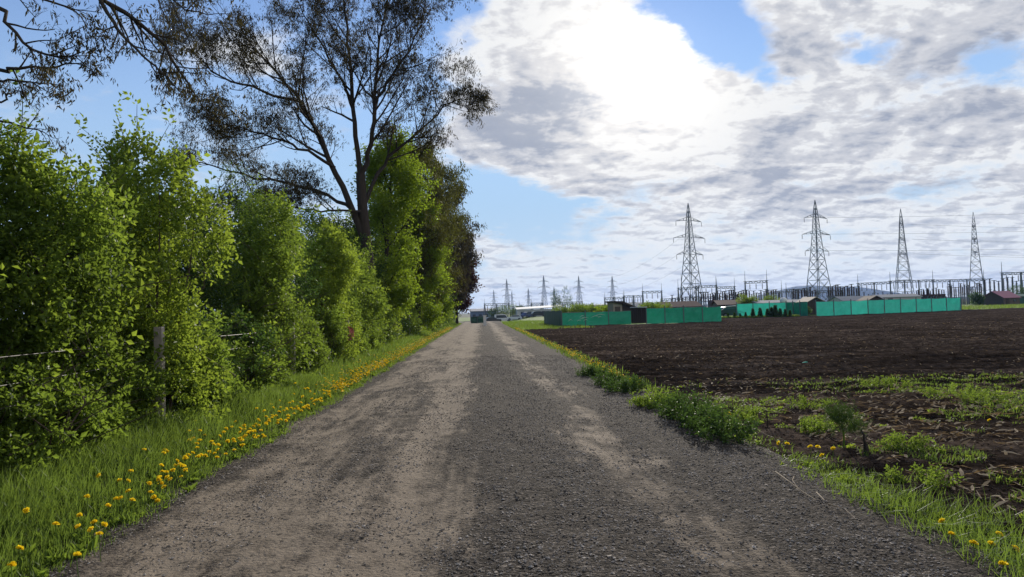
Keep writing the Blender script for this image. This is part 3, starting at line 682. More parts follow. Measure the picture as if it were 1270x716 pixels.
v3 = hs('wide dark shrub behind the fence beyond the fifth column', -6.3, 42.0, 2.0, 3.8, 6.0, 3000, .12, 'leaf_dark', G2, 33, 4, 10)
for k, (x, y, h) in enumerate(((-4.75, 5.9, 1.15), (-4.55, 7.6, 1.0), (-4.7, 9.0, 1.3), (-4.9, 12.6, .9), (-4.65, 19.6, .8), (-4.75, 26.5, .9))):
    hs('low leafy %s at the hedge foot %s' % (('undergrowth', 'sprawling shoots', 'bushy growth', 'sparse growth', 'weedy growth', 'green growth')[k], ('in the lower left of the photo', 'in front of the tallest shrub', 'just before the first concrete post', 'in the dark gap behind the wires', 'between second and third columns', 'right of the cloth scrap')[k]), x, y, .6, 1.0, h, 1500, .055, 'leaf', 'low growth at the hedge foot', 70+k, 3, 12, base=.1, shl=.4)
kids = {id(v): [(c, []) for c in children(v)] for v in (v1, v2, v3)}
num = ['seventh', 'eighth', 'ninth', 'tenth', 'eleventh', 'twelfth', 'thirteenth', 'fourteenth', 'fifteenth']
for k in range(9):
    y = 51.4+7*k; src = (v1, v2)[k % 2]
    copy_tree(src, kids[id(src)], (-4.8, y, 0), k*2.1, (1, 1, 1.0-.02*k), '%s leafy green column along the fence counted from the camera' % num[k])
    copy_tree(v3, kids[id(v3)], (-6.7, y-1.5, 0), k*2.6, (1, 1, .95), 'dark shrub behind the fence next to the %s leafy column' % num[k])

for k, (x, y, h) in enumerate(((-4.35, 11.9, 1.5), (-4.4, 13.9, .7), (-4.35, 15.2, 1.2), (-4.4, 18.6, 1.4), (-4.4, 21.6, 1.5), (-4.4, 25.4, 1.8), (-4.4, 28.3, 1.6), (-4.4, 33.2, 1.8))):
    hs(('climbing growth on the wires just beyond the first concrete post', 'thin low growth in the middle of the dark wire gap', 'leafy growth joining the second column on its near side', 'leafy growth just beyond the second column', 'leafy growth just before the cloth scrap', 'growth between the third and fourth columns, nearer part', 'growth between the third and fourth columns, farther part', 'growth just beyond the fourth column')[k], x, y, .35, .8, h, 900, .062, 'leaf', 'growth climbing the fence wires', 90+k, 3, 8, base=.1, shl=.4)
# ------------------------------------------------------------------ wire fence
fe = empty('wire_fence', (-4.30, 10.1, 0)); tag(fe, 'old concrete post and wire fence running in front of the hedge', 'fence')
for k in range(-1, 14):
    y = 10.0+7*k-10; b = MB(); b.box((0, y, .72), (.10, .10, 1.62), .05*k); b.build('post', M['concrete'], fe)
pw = MB()
for z, sg in ((.35, .03), (.62, .05), (.88, .02), (1.12, .04), (1.36, .03)):
    w = MB(); pts = []
    for k in range(-1, 13):
        for t in np.linspace(0, 1, 5)[:-1]: pts.append((-.06, 7*(k+t), z-.01-sg*4*t*(1-t)*(1+.4*sin(k*3+z*9))))
    w.tube(pts, .0035, 4); w.build('wire', M['wire'], fe)
b = MB(); b.tube([(-.1, 4.2, 1.02), (-.2, 5.2, .92), (-.4, 6.3, 1.1)], .014, 5); b.tube([(-.2, 2.0, .2), (-.5, 3.2, .75), (-.3, 4.1, .9)], .012, 5)
p = aty(422, 411, 23.0)
r = np.random.RandomState(3); gx, gy = np.meshgrid(np.linspace(-1, 1, 6), np.linspace(0, 1, 8), indexing='ij')
V = np.stack([gx*.11*(.35+gy*.75)+.05*np.sin(gy*5), .04*np.sin(gx*3+gy*4), -gy*.42+.02*np.cos(gx*5)], -1)[..., [0, 1, 2]].reshape(-1, 3)
i = np.arange(5)[:, None]*8; j = np.arange(7)[None]
o = link('cloth_scrap', mesh('cloth_scrap', np.r_[V, V+[.0, -.012, 0]], np.concatenate([np.stack([i+j, i+8+j, i+9+j, i+j+1], -1).reshape(-1, 4)+q for q in (0, 48)]), M['pink'], True), None, (-4.02, 22.6, p[2]+.15), .5)
tag(o, 'faded red and white cloth scrap hanging on the third leafy column', 'cloth'); o.rotation_euler.y = -.35

# ------------------------------------------------------------------ trees
RMIN, CURL = .006, .10
def rot_away(d, ang, rng):
    d = d/np.linalg.norm(d); r = rng.normal(size=3); s = np.cross(d, r); s /= np.linalg.norm(s)
    return d*cos(ang)+s*sin(ang)
def grow(rng, p, d, L, r, lvl, maxl, out, tips, env, up=.12, nch=(5, 5, 4), curl=.10):
    m = 5; pts = [p]; q = p.copy(); dd = d/np.linalg.norm(d)
    for k in range(m):
        dd = dd+rng.normal(size=3)*CURL+np.array([0, 0, up]); dd /= np.linalg.norm(dd); q = q+dd*L/m; pts.append(q)
    pts = np.array(pts); out.append((pts, np.linspace(r, r*.35, m+1), lvl))
    if lvl >= maxl:
        tips.append((pts[-1], dd)); tips.append((pts[2], dd)); tips.append((pts[4], dd)); return
    tips.append((pts[-1], dd))
    n = nch[min(lvl, len(nch)-1)]
    for k in range(n):
        t = .22+.78*(k+rng.uniform(0, 1))/n; f = t*m; i = min(int(f), m-1); s = pts[i]+(pts[i+1]-pts[i])*(f-i)
        cd = rot_away(pts[i+1]-pts[i], rng.uniform(.45, .95), rng); cd[2] = abs(cd[2])*.8 if rng.rand() < .55 else cd[2]
        cl = L*rng.uniform(.38, .62)*(1.15-.45*t)
        if env is not None and (((s+cd*cl-env[0])/env[1])**2).sum() > 1.0: cl *= .5
        grow(rng, s, cd, cl, max(r*.42*(1.1-.5*t), RMIN), lvl+1, maxl, out, tips, env, up, nch, curl)
def tree_parts(e, out, origin, barkmat):
    b = [MB(), MB(), MB()]
    for pts, rad, lvl in out: b[0 if lvl < 0 else (1 if lvl < 2 else 2)].tube(pts-origin, rad, (9, 6, 3)[0 if lvl < 0 else (1 if lvl < 2 else 2)])
    for k, nme in enumerate(('trunk', 'limbs', 'twigs')):
        if b[k].n: b[k].build(nme, barkmat, e, k < 2)['kind'] = ('thing', 'thing', 'stuff')[k]
def spline(P, n=14):
    P = np.array(P, float); t = np.linspace(0, len(P)-1, n); i = np.clip(t.astype(int), 0, len(P)-2); f = (t-i)[:, None]
    a = P[np.clip(i-1, 0, None)]; b, c = P[i], P[i+1]; d = P[np.clip(i+2, None, len(P)-1)]
    return .5*((2*b)+(-a+c)*f+(2*a-5*b+4*c-d)*f**2+(-a+3*b-3*c+d)*f**3)
def limb(rng, pts, r0, r1, out, tips, env, L, n, maxl=3, start=.25, lvl=0, nch=(5, 5, 4), up=.10):
    P = spline(pts, 16); P[1:-1] += rng.normal(size=(14, 3))*(.04 if RMIN > .004 else .007); out.append((P, np.linspace(r0, r1, 16), lvl))
    tips.append((P[-1], P[-1]-P[-2]))
    for k in range(n):
        t = start+(1-start)*(k+rng.uniform(0, 1))/n; f = t*15; i = min(int(f), 14); s = P[i]+(P[i+1]-P[i])*(f-i)
        cd = rot_away(P[i+1]-P[i], rng.uniform(.5, 1.05), rng)
        grow(rng, s, cd, L*rng.uniform(.55, 1.1)*(1.2-.55*t), (r0+(r1-r0)*t)*.45+RMIN, 1, maxl, out, tips, env, up, nch)
# the big tree whose bare crown hangs full of brown seed clusters
rt = np.random.RandomState(41); Y0 = 32.5
def bp(px, py, dy=0.0): return aty(px, py, Y0+dy)
base = bp(461, 428); base[2] = -.2
org = np.array([base[0], base[1], 0.0]); big = empty('tree', tuple(org)); tag(big, 'tall tree by the hedge with bare dark limbs and hanging brown seed clusters', 'tree', 'tall trees along the road')
out = []; tips = []; env = None
trunk = spline([base, bp(459, 360), bp(455, 310), bp(450, 262), bp(447, 215)], 14); out.append((trunk, np.linspace(.30, .20, 14), -1))
limb(rt, [bp(452, 300), bp(432, 245, -.3), bp(415, 210, -.6), bp(393, 165, -.9), bp(372, 125, -1.1), bp(345, 92, -1.3), bp(318, 62, -1.4), bp(295, 30, -1.5)], .17, .02, out, tips, env, 3.3, 20)
limb(rt, [bp(447, 220), bp(441, 170, .3), bp(437, 120, .5), bp(435, 70, .6), bp(429, 20, .7), bp(422, -45, .8)], .14, .03, out, tips, env, 3.1, 19)
limb(rt, [bp(448, 222), bp(457, 190, -.2), bp(463, 150, -.3), bp(466, 100, -.4), bp(472, 50, -.3), bp(486, -30, -.2)], .14, .03, out, tips, env, 3.1, 19)
limb(rt, [bp(452, 255), bp(468, 215, .4), bp(492, 186, .8), bp(522, 162, 1.0), bp(552, 132, 1.2), bp(572, 122, 1.3)], .10, .015, out, tips, env, 2.6, 19)
limb(rt, [bp(451, 275), bp(425, 250, 1), bp(390, 235, 1.5), bp(345, 224, 1.8), bp(300, 216, 1.9), bp(255, 205, 2.0), bp(222, 200, 2.0)], .10, .015, out, tips, env, 2.5, 17)
limb(rt, [bp(415, 208, -.6), bp(385, 190, -1.6), bp(345, 172, -2.0), bp(300, 160, -2.2), bp(262, 150, -2.3)], .075, .012, out, tips, env, 2.5, 16)
limb(rt, [bp(438, 130, .5), bp(420, 92, 1.2), bp(398, 55, 1.6), bp(375, 15, 1.8), bp(360, -30, 2.0)], .075, .012, out, tips, env, 2.5, 14)
limb(rt, [bp(464, 130, -.4), bp(485, 95, -1), bp(508, 60, -1.4), bp(525, 20, -1.6), bp(535, -20, -1.6)], .075, .012, out, tips, env, 2.5, 16)
limb(rt, [bp(372, 125, -1.1), bp(340, 118, -1.8), bp(300, 105, -2), bp(265, 90, -2), bp(240, 60, -2), bp(228, 25, -2)], .065, .010, out, tips, env, 2.4, 16)
limb(rt, [bp(450, 262), bp(420, 262, -1.5), bp(385, 262, -2.4), bp(345, 256, -2.8), bp(310, 262, -3)], .06, .010, out, tips, env, 1.8, 10)
tree_parts(big, out, org, M['bark'])
TP = np.array([t[0] for t in tips]); n = len(TP); print('big tree tips', n)
P = np.repeat(TP, 3, 0)+rt.normal(size=(3*n, 3))*.20; k = rt.rand(3*n) < .22+.50*(lump(P, .9, 5) > -.1); P = P[k]
A = rt.normal(size=(len(P), 3))*.35+[0, 0, -1.0]
V, F = sprig_mesh(P-org, A, .072, rt, 'hang', 9); link('seed_clusters', mesh('seed_clusters', V, F, M['keys']), big)

# tree outside the frame on the left whose limbs hang into the top left corner
rt = np.random.RandomState(77); org = np.array([-10.0, 7.5, 0]); ov = empty('tree', tuple(org)); tag(ov, 'overhanging tree at upper left, its thin limbs with hanging brown tufts reaching into the sky', 'tree', 'tall trees along the road')
out = []; tips = []
bq = lambda px, py, Y: aty(px, py, Y)
T0 = np.array([-9.8, 7.6, 5.2]); out.append((spline([(-10, 7.5, -.2), (-10.1, 7.5, 2.5), T0, (-9.6, 7.7, 8.5)], 12), np.linspace(.26, .13, 12), -1))
RMIN, CURL = .0022, .085
F0 = np.array([-8.0, 7.3, 6.9]); F1 = bq(90, -90, 7.0)
limb(rt, [T0, F0, F1, bq(122, -5, 7.0), bq(150, 12, 7.1), bq(178, 32, 7.1), bq(206, 56, 7.2), bq(216, 80, 7.2), bq(236, 106, 7.3), bq(249, 128, 7.3)], 0.0385, 0.0048, out, tips, None, .60, 17, 3, .35, nch=(3, 3, 2), up=-.02)
limb(rt, [bq(122, -5, 7.0), bq(140, 28, 6.8), bq(158, 50, 6.7), bq(184, 76, 6.6), bq(206, 98, 6.6), bq(226, 116, 6.6)], 0.0193, 0.0036, out, tips, None, .5, 9, 3, .15, nch=(3, 3, 2), up=-.03)
limb(rt, [F1, bq(150, -40, 6.6), bq(200, -10, 6.4), bq(232, 12, 6.3), bq(262, 18, 6.3)], 0.0165, 0.0030, out, tips, None, .5, 8, 3, .15, nch=(3, 3, 2), up=-.03)
limb(rt, [T0, (-7.6, 7.0, 5.6), bq(-40, -8, 6.5), bq(10, 34, 6.4), bq(40, 62, 6.4), bq(78, 70, 6.4), bq(108, 62, 6.3)], 0.0275, 0.0030, out, tips, None, .42, 9, 3, .45, nch=(3, 3, 2), up=-.02)
limb(rt, [T0, (-7.9, 7.0, 4.9), bq(-40, 78, 6.7), bq(12, 84, 6.6), bq(58, 84, 6.6), bq(84, 80, 6.5), bq(108, 76, 6.5)], 0.0248, 0.0030, out, tips, None, .40, 8, 3, .45, nch=(3, 3, 2), up=-.02)
limb(rt, [T0, (-8.0, 7.4, 4.5), bq(-40, 96, 7.3), bq(10, 100, 7.2), bq(50, 103, 7.2), bq(80, 108, 7.2)], 0.0220, 0.0030, out, tips, None, .34, 6, 3, .5, nch=(3, 3, 2), up=-.02)
limb(rt, [(-7.6, 7.0, 5.6), bq(-30, -30, 6.9), bq(20, -12, 6.9), bq(66, 2, 6.9), bq(100, 20, 6.9), bq(112, 45, 6.9)], 0.0193, 0.0030, out, tips, None, .5, 8, 3, .3, nch=(3, 3, 2), up=-.03)
limb(rt, [(-8.0, 7.4, 4.5), bq(-30, 120, 7.6), bq(6, 118, 7.5), bq(24, 110, 7.5)], 0.0165, 0.0024, out, tips, None, .3, 4, 3, .5, nch=(3, 3, 2), up=-.02)
limb(rt, [(-8.0, 7.4, 4.2), bq(-30, 145, 7.9), bq(20, 156, 7.9), bq(48, 162, 7.9), bq(72, 172, 7.9)], 0.0165, 0.0024, out, tips, None, .3, 5, 3, .5, nch=(3, 3, 2), up=-.02)
tree_parts(ov, out, org, M['bark'])
TP = np.array([t[0] for t in tips]); P = TP+rt.normal(size=TP.shape)*.03; P = P[rt.rand(len(P)) < .26+.5*(lump(P, 2.2, 9) > .15)]
V, F = sprig_mesh(P-org, rt.normal(size=(len(P), 3))*.4+[0, 0, -1.0], .036, rt, 'hang', 6); link('seed_tufts', mesh('seed_tufts', V, F, M['keys']), ov)

RMIN, CURL = .006, .10
def auto_tree(label, x, y, h, rx, crown0, mat, n_l, ls, seed, leafk='alt', dens=2, r0=.18, nl=7, cx=0.0, sil=None, grp='tall trees along the road'):
    r = np.random.RandomState(seed); org = np.array([x, y, 0.0]); e = empty('tree', (x, y, 0)); tag(e, label, 'tree', grp); out = []; tips = []
    top = np.array([x+cx, y, h]); tr = spline([(x, y, -.2), (x+cx*.2, y, crown0), (x+cx*.6, y, crown0+(h-crown0)*.5), top], 12); out.append((tr, np.linspace(r0, .03, 12), -1))
    env = (np.array([x+cx, y, (h+crown0)/2]), np.array([rx, rx, (h-crown0)/2+.3]))
    for k in range(n_l):
        t = (k+.5)/n_l; z = crown0+(h-crown0)*t*.9; i = np.interp(z, tr[:, 2], np.arange(12)); s = tr[int(i)]
        a = k*2.4+r.uniform(-.5, .5); w = rx*(sin(pi*min(.96, .22+.72*t)))**.7
        d = np.array([cos(a), sin(a), .55+.5*t]); 
        grow(r, s, d, w*r.uniform(.75, 1.05), r0*.4*(1-t*.6), 0, 2, out, tips, env, .08, (6, 5))
    tree_parts(e, out, org, M['bark'])
    TP = np.array([q[0] for q in tips]); P = np.repeat(TP, dens, 0); P = P+r.normal(size=P.shape)*.28
    P = P[lump(P, 1.3, seed) > -.9+.35*r.rand(len(P))]
    A = r.normal(size=(len(P), 3))*.4+([0, 0, -1.0] if leafk == 'hang' else [0, 0, .3])
    V, F = sprig_mesh(P-org, A, ls, r, leafk, nl); link('leaves' if leafk == 'alt' else 'seed_clusters', mesh('leaves', V, F, mat), e)
    return e
auto_tree('light green maple just right of the big bare tree, filling its lower crown', -4.9, 36.5, 11.0, 2.5, 2.2, M['maple'], 15, .12, 51, dens=3, cx=.9)
auto_tree('slim yellow-green tree in front of the dark bare trees halfway along the hedge', -4.2, 49.0, 9.8, 2.0, 1.2, M['maple'], 14, .14, 52, dens=3, cx=.6)
auto_tree('dark twiggy tree behind the maple, hung with brown seed clusters', -5.0, 47.0, 13.2, 3.4, 3.6, M['keys_green'], 16, .15, 53, 'hang', 2, .24, cx=1.0)
auto_tree('second dark twiggy tree, its crown reaching over the road edge', -4.6, 57.0, 14.2, 4.2, 3.6, M['keys_green'], 17, .17, 54, 'hang', 2, .26, cx=1.3)
auto_tree('third dark twiggy tree farther along the road', -4.4, 70.0, 13.4, 4.3, 3.5, M['keys'], 16, .20, 55, 'hang', 2, .26, cx=1.2)
auto_tree('fourth dark tree with brownish crown near the end of the road', -4.0, 86.0, 12.0, 4.0, 3.0, M['keys'], 15, .24, 56, 'hang', 3, .24, cx=.9)
auto_tree('low round tree with dense red-brown leaves last in the row', -3.2, 101.0, 9.6, 3.3, 1.8, M['copper'], 15, .26, 57, 'alt', 3, .22)
auto_tree('small pale green tree beside the yellow-green one at the far hedge', -4.3, 63.0, 7.6, 2.0, 1.0, M['maple'], 12, .17, 58, dens=3, cx=.5)
# thin bare saplings sticking out of the hedge
for px, py, Y, lb in ((283, 262, 17.5, 'bare leaning sapling with few leaves rising from the dark shrub'), (322, 268, 20.5, 'thin twiggy sapling right of the leaning one')):
    r = np.random.RandomState(px); b = aty(px+22, 400, Y); tp = aty(px-14, py-38, Y); e = empty('sapling', (b[0], b[1], 0)); tag(e, lb, 'sapling'); out = []; tips = []
    org = np.array([b[0], b[1], 0.]); limb(r, [(b[0], b[1], -.1), (b[0]*.6+tp[0]*.4, Y, tp[2]*.5), (b[0]*.3+tp[0]*.7, Y, tp[2]*.8), tp], .03, .006, out, tips, None, .9, 12, 2, .5)
    tree_parts(e, out, org, M['bark']); P = np.array([t[0] for t in tips]); V, F = sprig_mesh(P-org, r.normal(size=P.shape)+[0, 0, .5], .04, r, 'alt', 4); link('leaves', mesh('leaves', V, F, M['leaf']), e)

# ------------------------------------------------------------------ weeds and small things on the right
def weed(px, py, h, w, label, seed, mat='leaf', n=150, ls=.05, kind='alt', name='weed_clump', cat='weed', grp='leafy weed clumps along the right road edge'):
    r = np.random.RandomState(seed); p = gnd(px, py); e = empty(name, (p[0], p[1], float(rightz(p[0], p[1]))-.02)); tag(e, label, cat, grp)
    nst = max(4, n//7); V = []; S_ = MB(); PP = []; AA = []
    for k in range(nst):
        a = r.uniform(0, 2*pi); q = r.uniform(0, 1)**.6; hh = h*(1.05-.45*q*q)*r.uniform(.8, 1.08); b0 = np.array([cos(a)*w*q*.5, sin(a)*w*q*.5, 0]); d = np.array([cos(a)*w*q*.55, sin(a)*w*q*.55, hh])
        t = np.linspace(0, 1, 4)[:, None]; pts = b0+d*t; S_.tube(pts, np.linspace(.005, .002, 4), 3)
        m = 9; t = np.linspace(.12, 1, m)[:, None]; PP.append(b0+d*t); AA.append(np.repeat((d/h)[None], m, 0)+r.normal(size=(m, 3))*.7)
    V, F = sprig_mesh(np.concatenate(PP), np.concatenate(AA), ls, r, kind, 7); link('leaves', mesh('leaves', V, F, M[mat]), e); S_.build('stems', M['grass'], e)['kind'] = 'stuff'
    return e
for k, a in enumerate([(897, 543, .36, .62, 'last and bushiest weed clump, at the near end of the leafy row by the road'), (868, 528, .33, .50, 'second leafy weed clump from the near end of the row'), (842, 518, .40, .55, 'tallest leafy weed clump, behind the two nearest ones'),
                       (815, 505, .28, .5, 'low yellowish weed clump in the middle of the leafy row'), (778, 486, .34, .6, 'dark leafy weed clump past the yellowish low one'), (757, 478, .30, .5, 'rounded weed clump near the far end of the leafy row'), (735, 467, .26, .5, 'farthest small weed clump before the dandelion strip')]):
    weed(a[0], a[1], a[2]*.85, a[3]*.8, a[4], 60+k, 'leaf' if k in (3,) else 'leaf_dark', 230, .038)
for px, py, h, w, lb in ((1215, 497, .20, .9, 'wide leafy weed patch in the green strip by the field, far right'), (1190, 488, .2, .7, 'leafy weed patch just left of the widest one at the far right'), (1100, 478, .2, .6, 'leafy weed tuft where the ploughed soil begins, right of centre'), (1125, 557, .16, .3, 'small spreading weed in the stubble right of the dark stump'), (930, 520, .18, .4, 'bright low weed behind the dark stake'),
                         (1003, 505, .2, .5, 'fresh green weed left of the feathery sapling'), (1000, 530, .14, .4, 'low weed in front of the feathery sapling'), (1150, 596, .16, .35, 'leafy weed rising from the grass above the road curve')):
    weed(px, py, h*.8, w*.8, lb, px, 'leaf', 110, .028, grp='weeds scattered in the stubble')
# feathery sapling, stump, stake, green bottle
p = gnd(1046, 553); e = empty('sapling', (p[0], p[1], float(rightz(p[0], p[1])))); tag(e, 'small feathery green sapling with a bare stem beside the dark stump', 'sapling'); r = np.random.RandomState(9)
b = MB(); b.tube([(0, 0, -.05), (.01, 0, .12), (0, .01, .30)], [.012, .010, .006], 6); b.build('stem', M['grass'], e)
P = r.normal(size=(420, 3))*[.075, .075, .07]+[0, 0, .32]; P[:90] = r.normal(size=(90, 3))*[.05, .05, .035]+[.15, 0, .22]; P[90:150] = r.normal(size=(60, 3))*[.05, .05, .04]+[-.09, 0, .36]
V, F = sprig_mesh(P, r.normal(size=P.shape)*.6+[0, 0, .6], .028, r, 'feather', 12); link('leaves', mesh('leaves', V, F, M['leaf_dark']), e)
p = gnd(1075, 560); e = empty('stump', (p[0], p[1], float(rightz(p[0], p[1])))); tag(e, 'short dark twisted stump with a thin leaning stalk', 'stump')
b = MB(); b.tube([(0, 0, -.05), (.0, .01, .05), (-.01, 0, .10)], [.035, .032, .02], 7); b.build('base', M['bark'], e, True)
b = MB(); b.tube([(0, 0, .09), (-.025, 0, .15), (-.015, .01, .20), (-.05, 0, .26)], [.018, .013, .012, .005], 6); b.tube([(-.02, 0, .16), (.03, .02, .2)], [.008, .004], 5); b.build('stalk', M['bark'], e, True)
p = gnd(952, 530); b = MB(); b.tube([(0, 0, -.05), (.002, 0, .09), (-.003, 0, .215)], [.009, .009, .007], 6); b.tube([(-.05, 0, .205), (0, 0, .212), (.06, .01, .207)], [.006, .006, .004], 5)
o = b.build('stake', M['bark'], None, loc=(p[0], p[1], float(rightz(p[0], p[1])))); tag(o, 'thin dark stake standing in grass right of the last weed clump', 'stake')
p = gnd(995, 448); b = MB(); b.lathe((0, 0, 0), [(.0, 0), (.035, .005), (.04, .10), (.03, .15), (.015, .18), (.015, .21), (0, .212)], 8); o = b.build('plastic_bottle', M['net_light'], None, True, loc=(p[0], p[1], float(rightz(p[0], p[1]))+.05), sc=.75); o.rotation_euler = (1.25, .2, .6); tag(o, 'small turquoise plastic bottle lying in the dark field', 'bottle')
# sticks at the road edge
def stick(pts, r, lb, z=.03):
    g_ = [gnd(a, b) for a, b in pts]; Z = [float(roadz(np.float64(min(q[0], 3.0)), q[1])) if q[0] < 3 else float(rightz(q[0], q[1])) for q in g_]
    c = np.array([g_[0][0], g_[0][1], 0]); b = MB(); b.tube([(q[0]-c[0], q[1]-c[1], z_+z*(1+.5*(k % 2))) for k, (q, z_) in enumerate(zip(g_, Z))], np.linspace(r, r*.4, len(g_)), 5)
    o = b.build('stick', M['straw'], None, loc=tuple(c)); tag(o, lb, 'stick', 'dry sticks at the right road edge')
stick([(962, 590), (978, 604), (996, 616), (1012, 628)], .006, 'longest forked dry stick lying at the right gravel edge')
stick([(985, 595), (983, 603), (990, 612)], .004, 'short twig crossing the longest dry stick')
stick([(1013, 616), (1023, 629)], .006, 'thick short stick right of the longest one')
stick([(1028, 632), (1048, 640), (1062, 652)], .005, 'brown stick nearest the grass, lower right of the others')
stick([(878, 540), (905, 552), (932, 560)], .005, 'long curved dry stalk in front of the last weed clump')
stick([(921, 531), (938, 533), (952, 540)], .004, 'thin pale stalk arching beside the dark stake')
stick([(115, 669), (130, 662)], .007, 'dry pale stick beside the dandelion clump at left')

# ------------------------------------------------------------------ net fences and yards
def g2(px, py, z=0.0): p = gnd(px, py, z); return np.array([p[0], p[1]])
def net_fence(label, pts, h, mat, spacing=2.6, grp='green net fences across the field', torn=False, name='net_fence', panel='net_panel'):
    c = np.array(pts[0]); e = empty(name, (c[0], c[1], 0)); tag(e, label, 'fence', grp); r = np.random.RandomState(int(abs(c[0])*10))
    for a, b in zip(pts[:-1], pts[1:]):
        a = np.array(a)-c; b = np.array(b)-c; L = np.linalg.norm(b-a); n = max(1, int(round(L/spacing)))
        for k in range(n):
            p, q = a+(b-a)*k/n, a+(b-a)*(k+1)/n; d = (q-p)/np.linalg.norm(q-p); nn = np.array([-d[1], d[0]])
            u, v = np.meshgrid(np.linspace(.01, .99, 9), np.linspace(0, 1, 7), indexing='ij')
            wob = .05*np.sin(u*pi)*np.sin(v*6+r.uniform(0, 6))+.02*r.normal(size=u.shape)
            top = h-.10*np.sin(u*pi)*r.uniform(.1, 1)*v
            X = p[0]+(q[0]-p[0])*u+nn[0]*wob; Y = p[1]+(q[1]-p[1])*u+nn[1]*wob; V = np.stack([X, Y, -.08+v*top], -1).reshape(-1, 3)
            V2 = V+np.array([nn[0]*.01, nn[1]*.01, 0]); i = np.arange(8)[:, None]*7; j = np.arange(6)[None]
            F = np.stack([i+j, i+7+j, i+8+j, i+j+1], -1).reshape(-1, 4)
            link(panel, mesh(panel, np.r_[V, V2], np.r_[F, F[:, ::-1]+63], mat), e)
            mb = MB(); mb.box((p[0]-nn[0]*.05, p[1]-nn[1]*.05, h/2), (.08, .08, h+.25)); mb.build('post', M['steel'], e)
        mb = MB(); mb.bar((a[0]-nn[0]*.09, a[1]-nn[1]*.09, h-.08), (b[0]-nn[0]*.09, b[1]-nn[1]*.09, h-.08), .035); mb.build('rail', M['steel'], e)
    return e
# left yard: dark green sheet side, torn net front
L0, L1, L2 = g2(675, 401.2), g2(697, 404), g2(783, 401)
e = empty('sheet_fence', (L0[0], L0[1], 0)); tag(e, 'dark green sheet fence side facing the bright grass plot', 'fence', 'green net fences across the field')
n = 9
for k in range(n):
    a = (L1-L0)*k/n; b_ = (L1-L0)*(k+1)/n; m = (a+b_)/2; ang = math.atan2(b_[1]-a[1], b_[0]-a[0]); mb = MB(); mb.box((m[0], m[1], .70), (np.linalg.norm(b_-a)*.90, .05, 1.5+.06*(k % 3)), ang); mb.build('panel', M['greenpanel'], e)
e = net_fence('torn green net fence in front of a pale car, left of the brown gate', [L1, L2], 1.35, M['net'], 2.6)
# torn strip: pale torn patches of the net
r = np.random.RandomState(8)
for k in range(9):
    t = r.uniform(.05, .52); p = L1-L1+(L2-L1)*t; w = r.uniform(.3, 1.2); z = .35+.6*t+r.uniform(-.2, .25); s = np.linspace(0, 1, 6); d = (L2-L1)/np.linalg.norm(L2-L1)
    up = np.array([z+.12*np.sin(s*pi)+.1*s]).ravel(); th = .035*np.sin(s*pi)+.012
    V = np.concatenate([np.c_[p[0]+d[0]*w*s, p[1]+d[1]*w*s-.10-k*.003, up], np.c_[p[0]+d[0]*w*s, p[1]+d[1]*w*s-.12-k*.003, up+th]])
    i = np.arange(5)[:, None]; link('torn_patch', mesh('torn_patch', V, np.c_[i, i+1, i+7, i+6], M['white']), e)
# brown gate hut
def gate(label, p, q, h, mat, slat, name='gate'):
    c = p; e = empty(name, (c[0], c[1], 0)); tag(e, label, 'gate'); d = (q-p); n = slat; u = d/np.linalg.norm(d); ang = math.atan2(d[1], d[0])
    for k in range(n): m = d*(k+.5)/n; mb = MB(); mb.box((m[0], m[1]-.02*(k % 2), h/2), (np.linalg.norm(d)/n*.93, .05, h), ang); mb.build('board', mat, e)
    mb = MB(); mb.box((d[0]/2, d[1]/2, h+.06), (np.linalg.norm(d)*1.08, .35, .08), ang); mb.build('cap', M['white'], e)
    return e
R0, R1, R2 = g2(783, 401), g2(802, 400.7), g2(895, 398.2)
gate('dark brown board gate with a white cap between two green nets', R0+[.05, -.05], R1-[.05, .05], 1.55, M['brown'], 7)
net_fence('dark green net fence right of the brown gate, under the first big pylon', [R1, R2], 1.55, M['net'], 1.9)
S0, S1, S2, S3 = g2(914, 393.3), g2(975, 391.6), g2(984, 391.3), g2(1008, 391.5)
net_fence('turquoise net fence behind the row of small conifers', [S0, S1], 1.75, M['net_light'], 2.0)
net_fence('darker net fence stretch right of the conifers, in the shade of a hut', [S1+[.1, .0], S3-[.6, 0]], 1.75, M['net'], 1.6)  # the hut's shade is put into the colour by using the darker net
T0_, T1_ = g2(1012, 391.6), g2(1192, 384.5)
net_fence('long bright turquoise net fence at the far right of the field', [T0_, T1_], 1.72, M['net_light'], 3.0)
net_fence('short end return of the long turquoise net fence', [T1_+[.05, .1], T1_+np.array([1.6, 9.0])], 1.72, M['net'], 3.0)
# conifer row
cb = []
def conifer(x, y, h, label, seed):
    r = np.random.RandomState(seed); e = empty('young_conifer', (x, y, -.05)); tag(e, label, 'conifer', 'young conifers in front of the turquoise net')
    n = 700; z = r.uniform(.04, 1, n); a = r.uniform(0, 2*pi, n); R_ = .26*h*(1-z)**.8*r.uniform(.5, 1.05, n); P = np.c_[np.cos(a)*R_, np.sin(a)*R_, z*h]
    V, F = sprig_mesh(P, np.c_[np.cos(a), np.sin(a), np.full(n, 1.6)], .06, r, 'alt', 6); link('foliage', mesh('foliage', V, F, M['leaf_dark']), e)
    mb = MB(); mb.tube([(0, 0, -.05), (0, 0, h*.9)], [.03, .008], 5); mb.build('trunk', M['stem'], e); return e
c0 = conifer(0, 0, 1.0, 'x', 5); kk = [(c, []) for c in children(c0)]
cpx = [903, 911, 918, 925, 934, 943, 952, 957, 962, 968, 974, 980]; hs = [.55, .6, .5, .6, .95, 1.0, .9, 1.05, 1.25, .9, .8, .7]
ordn = ['first', 'second', 'third', 'fourth', 'fifth', 'sixth', 'seventh', 'eighth', 'ninth', 'tenth', 'eleventh', 'twelfth']
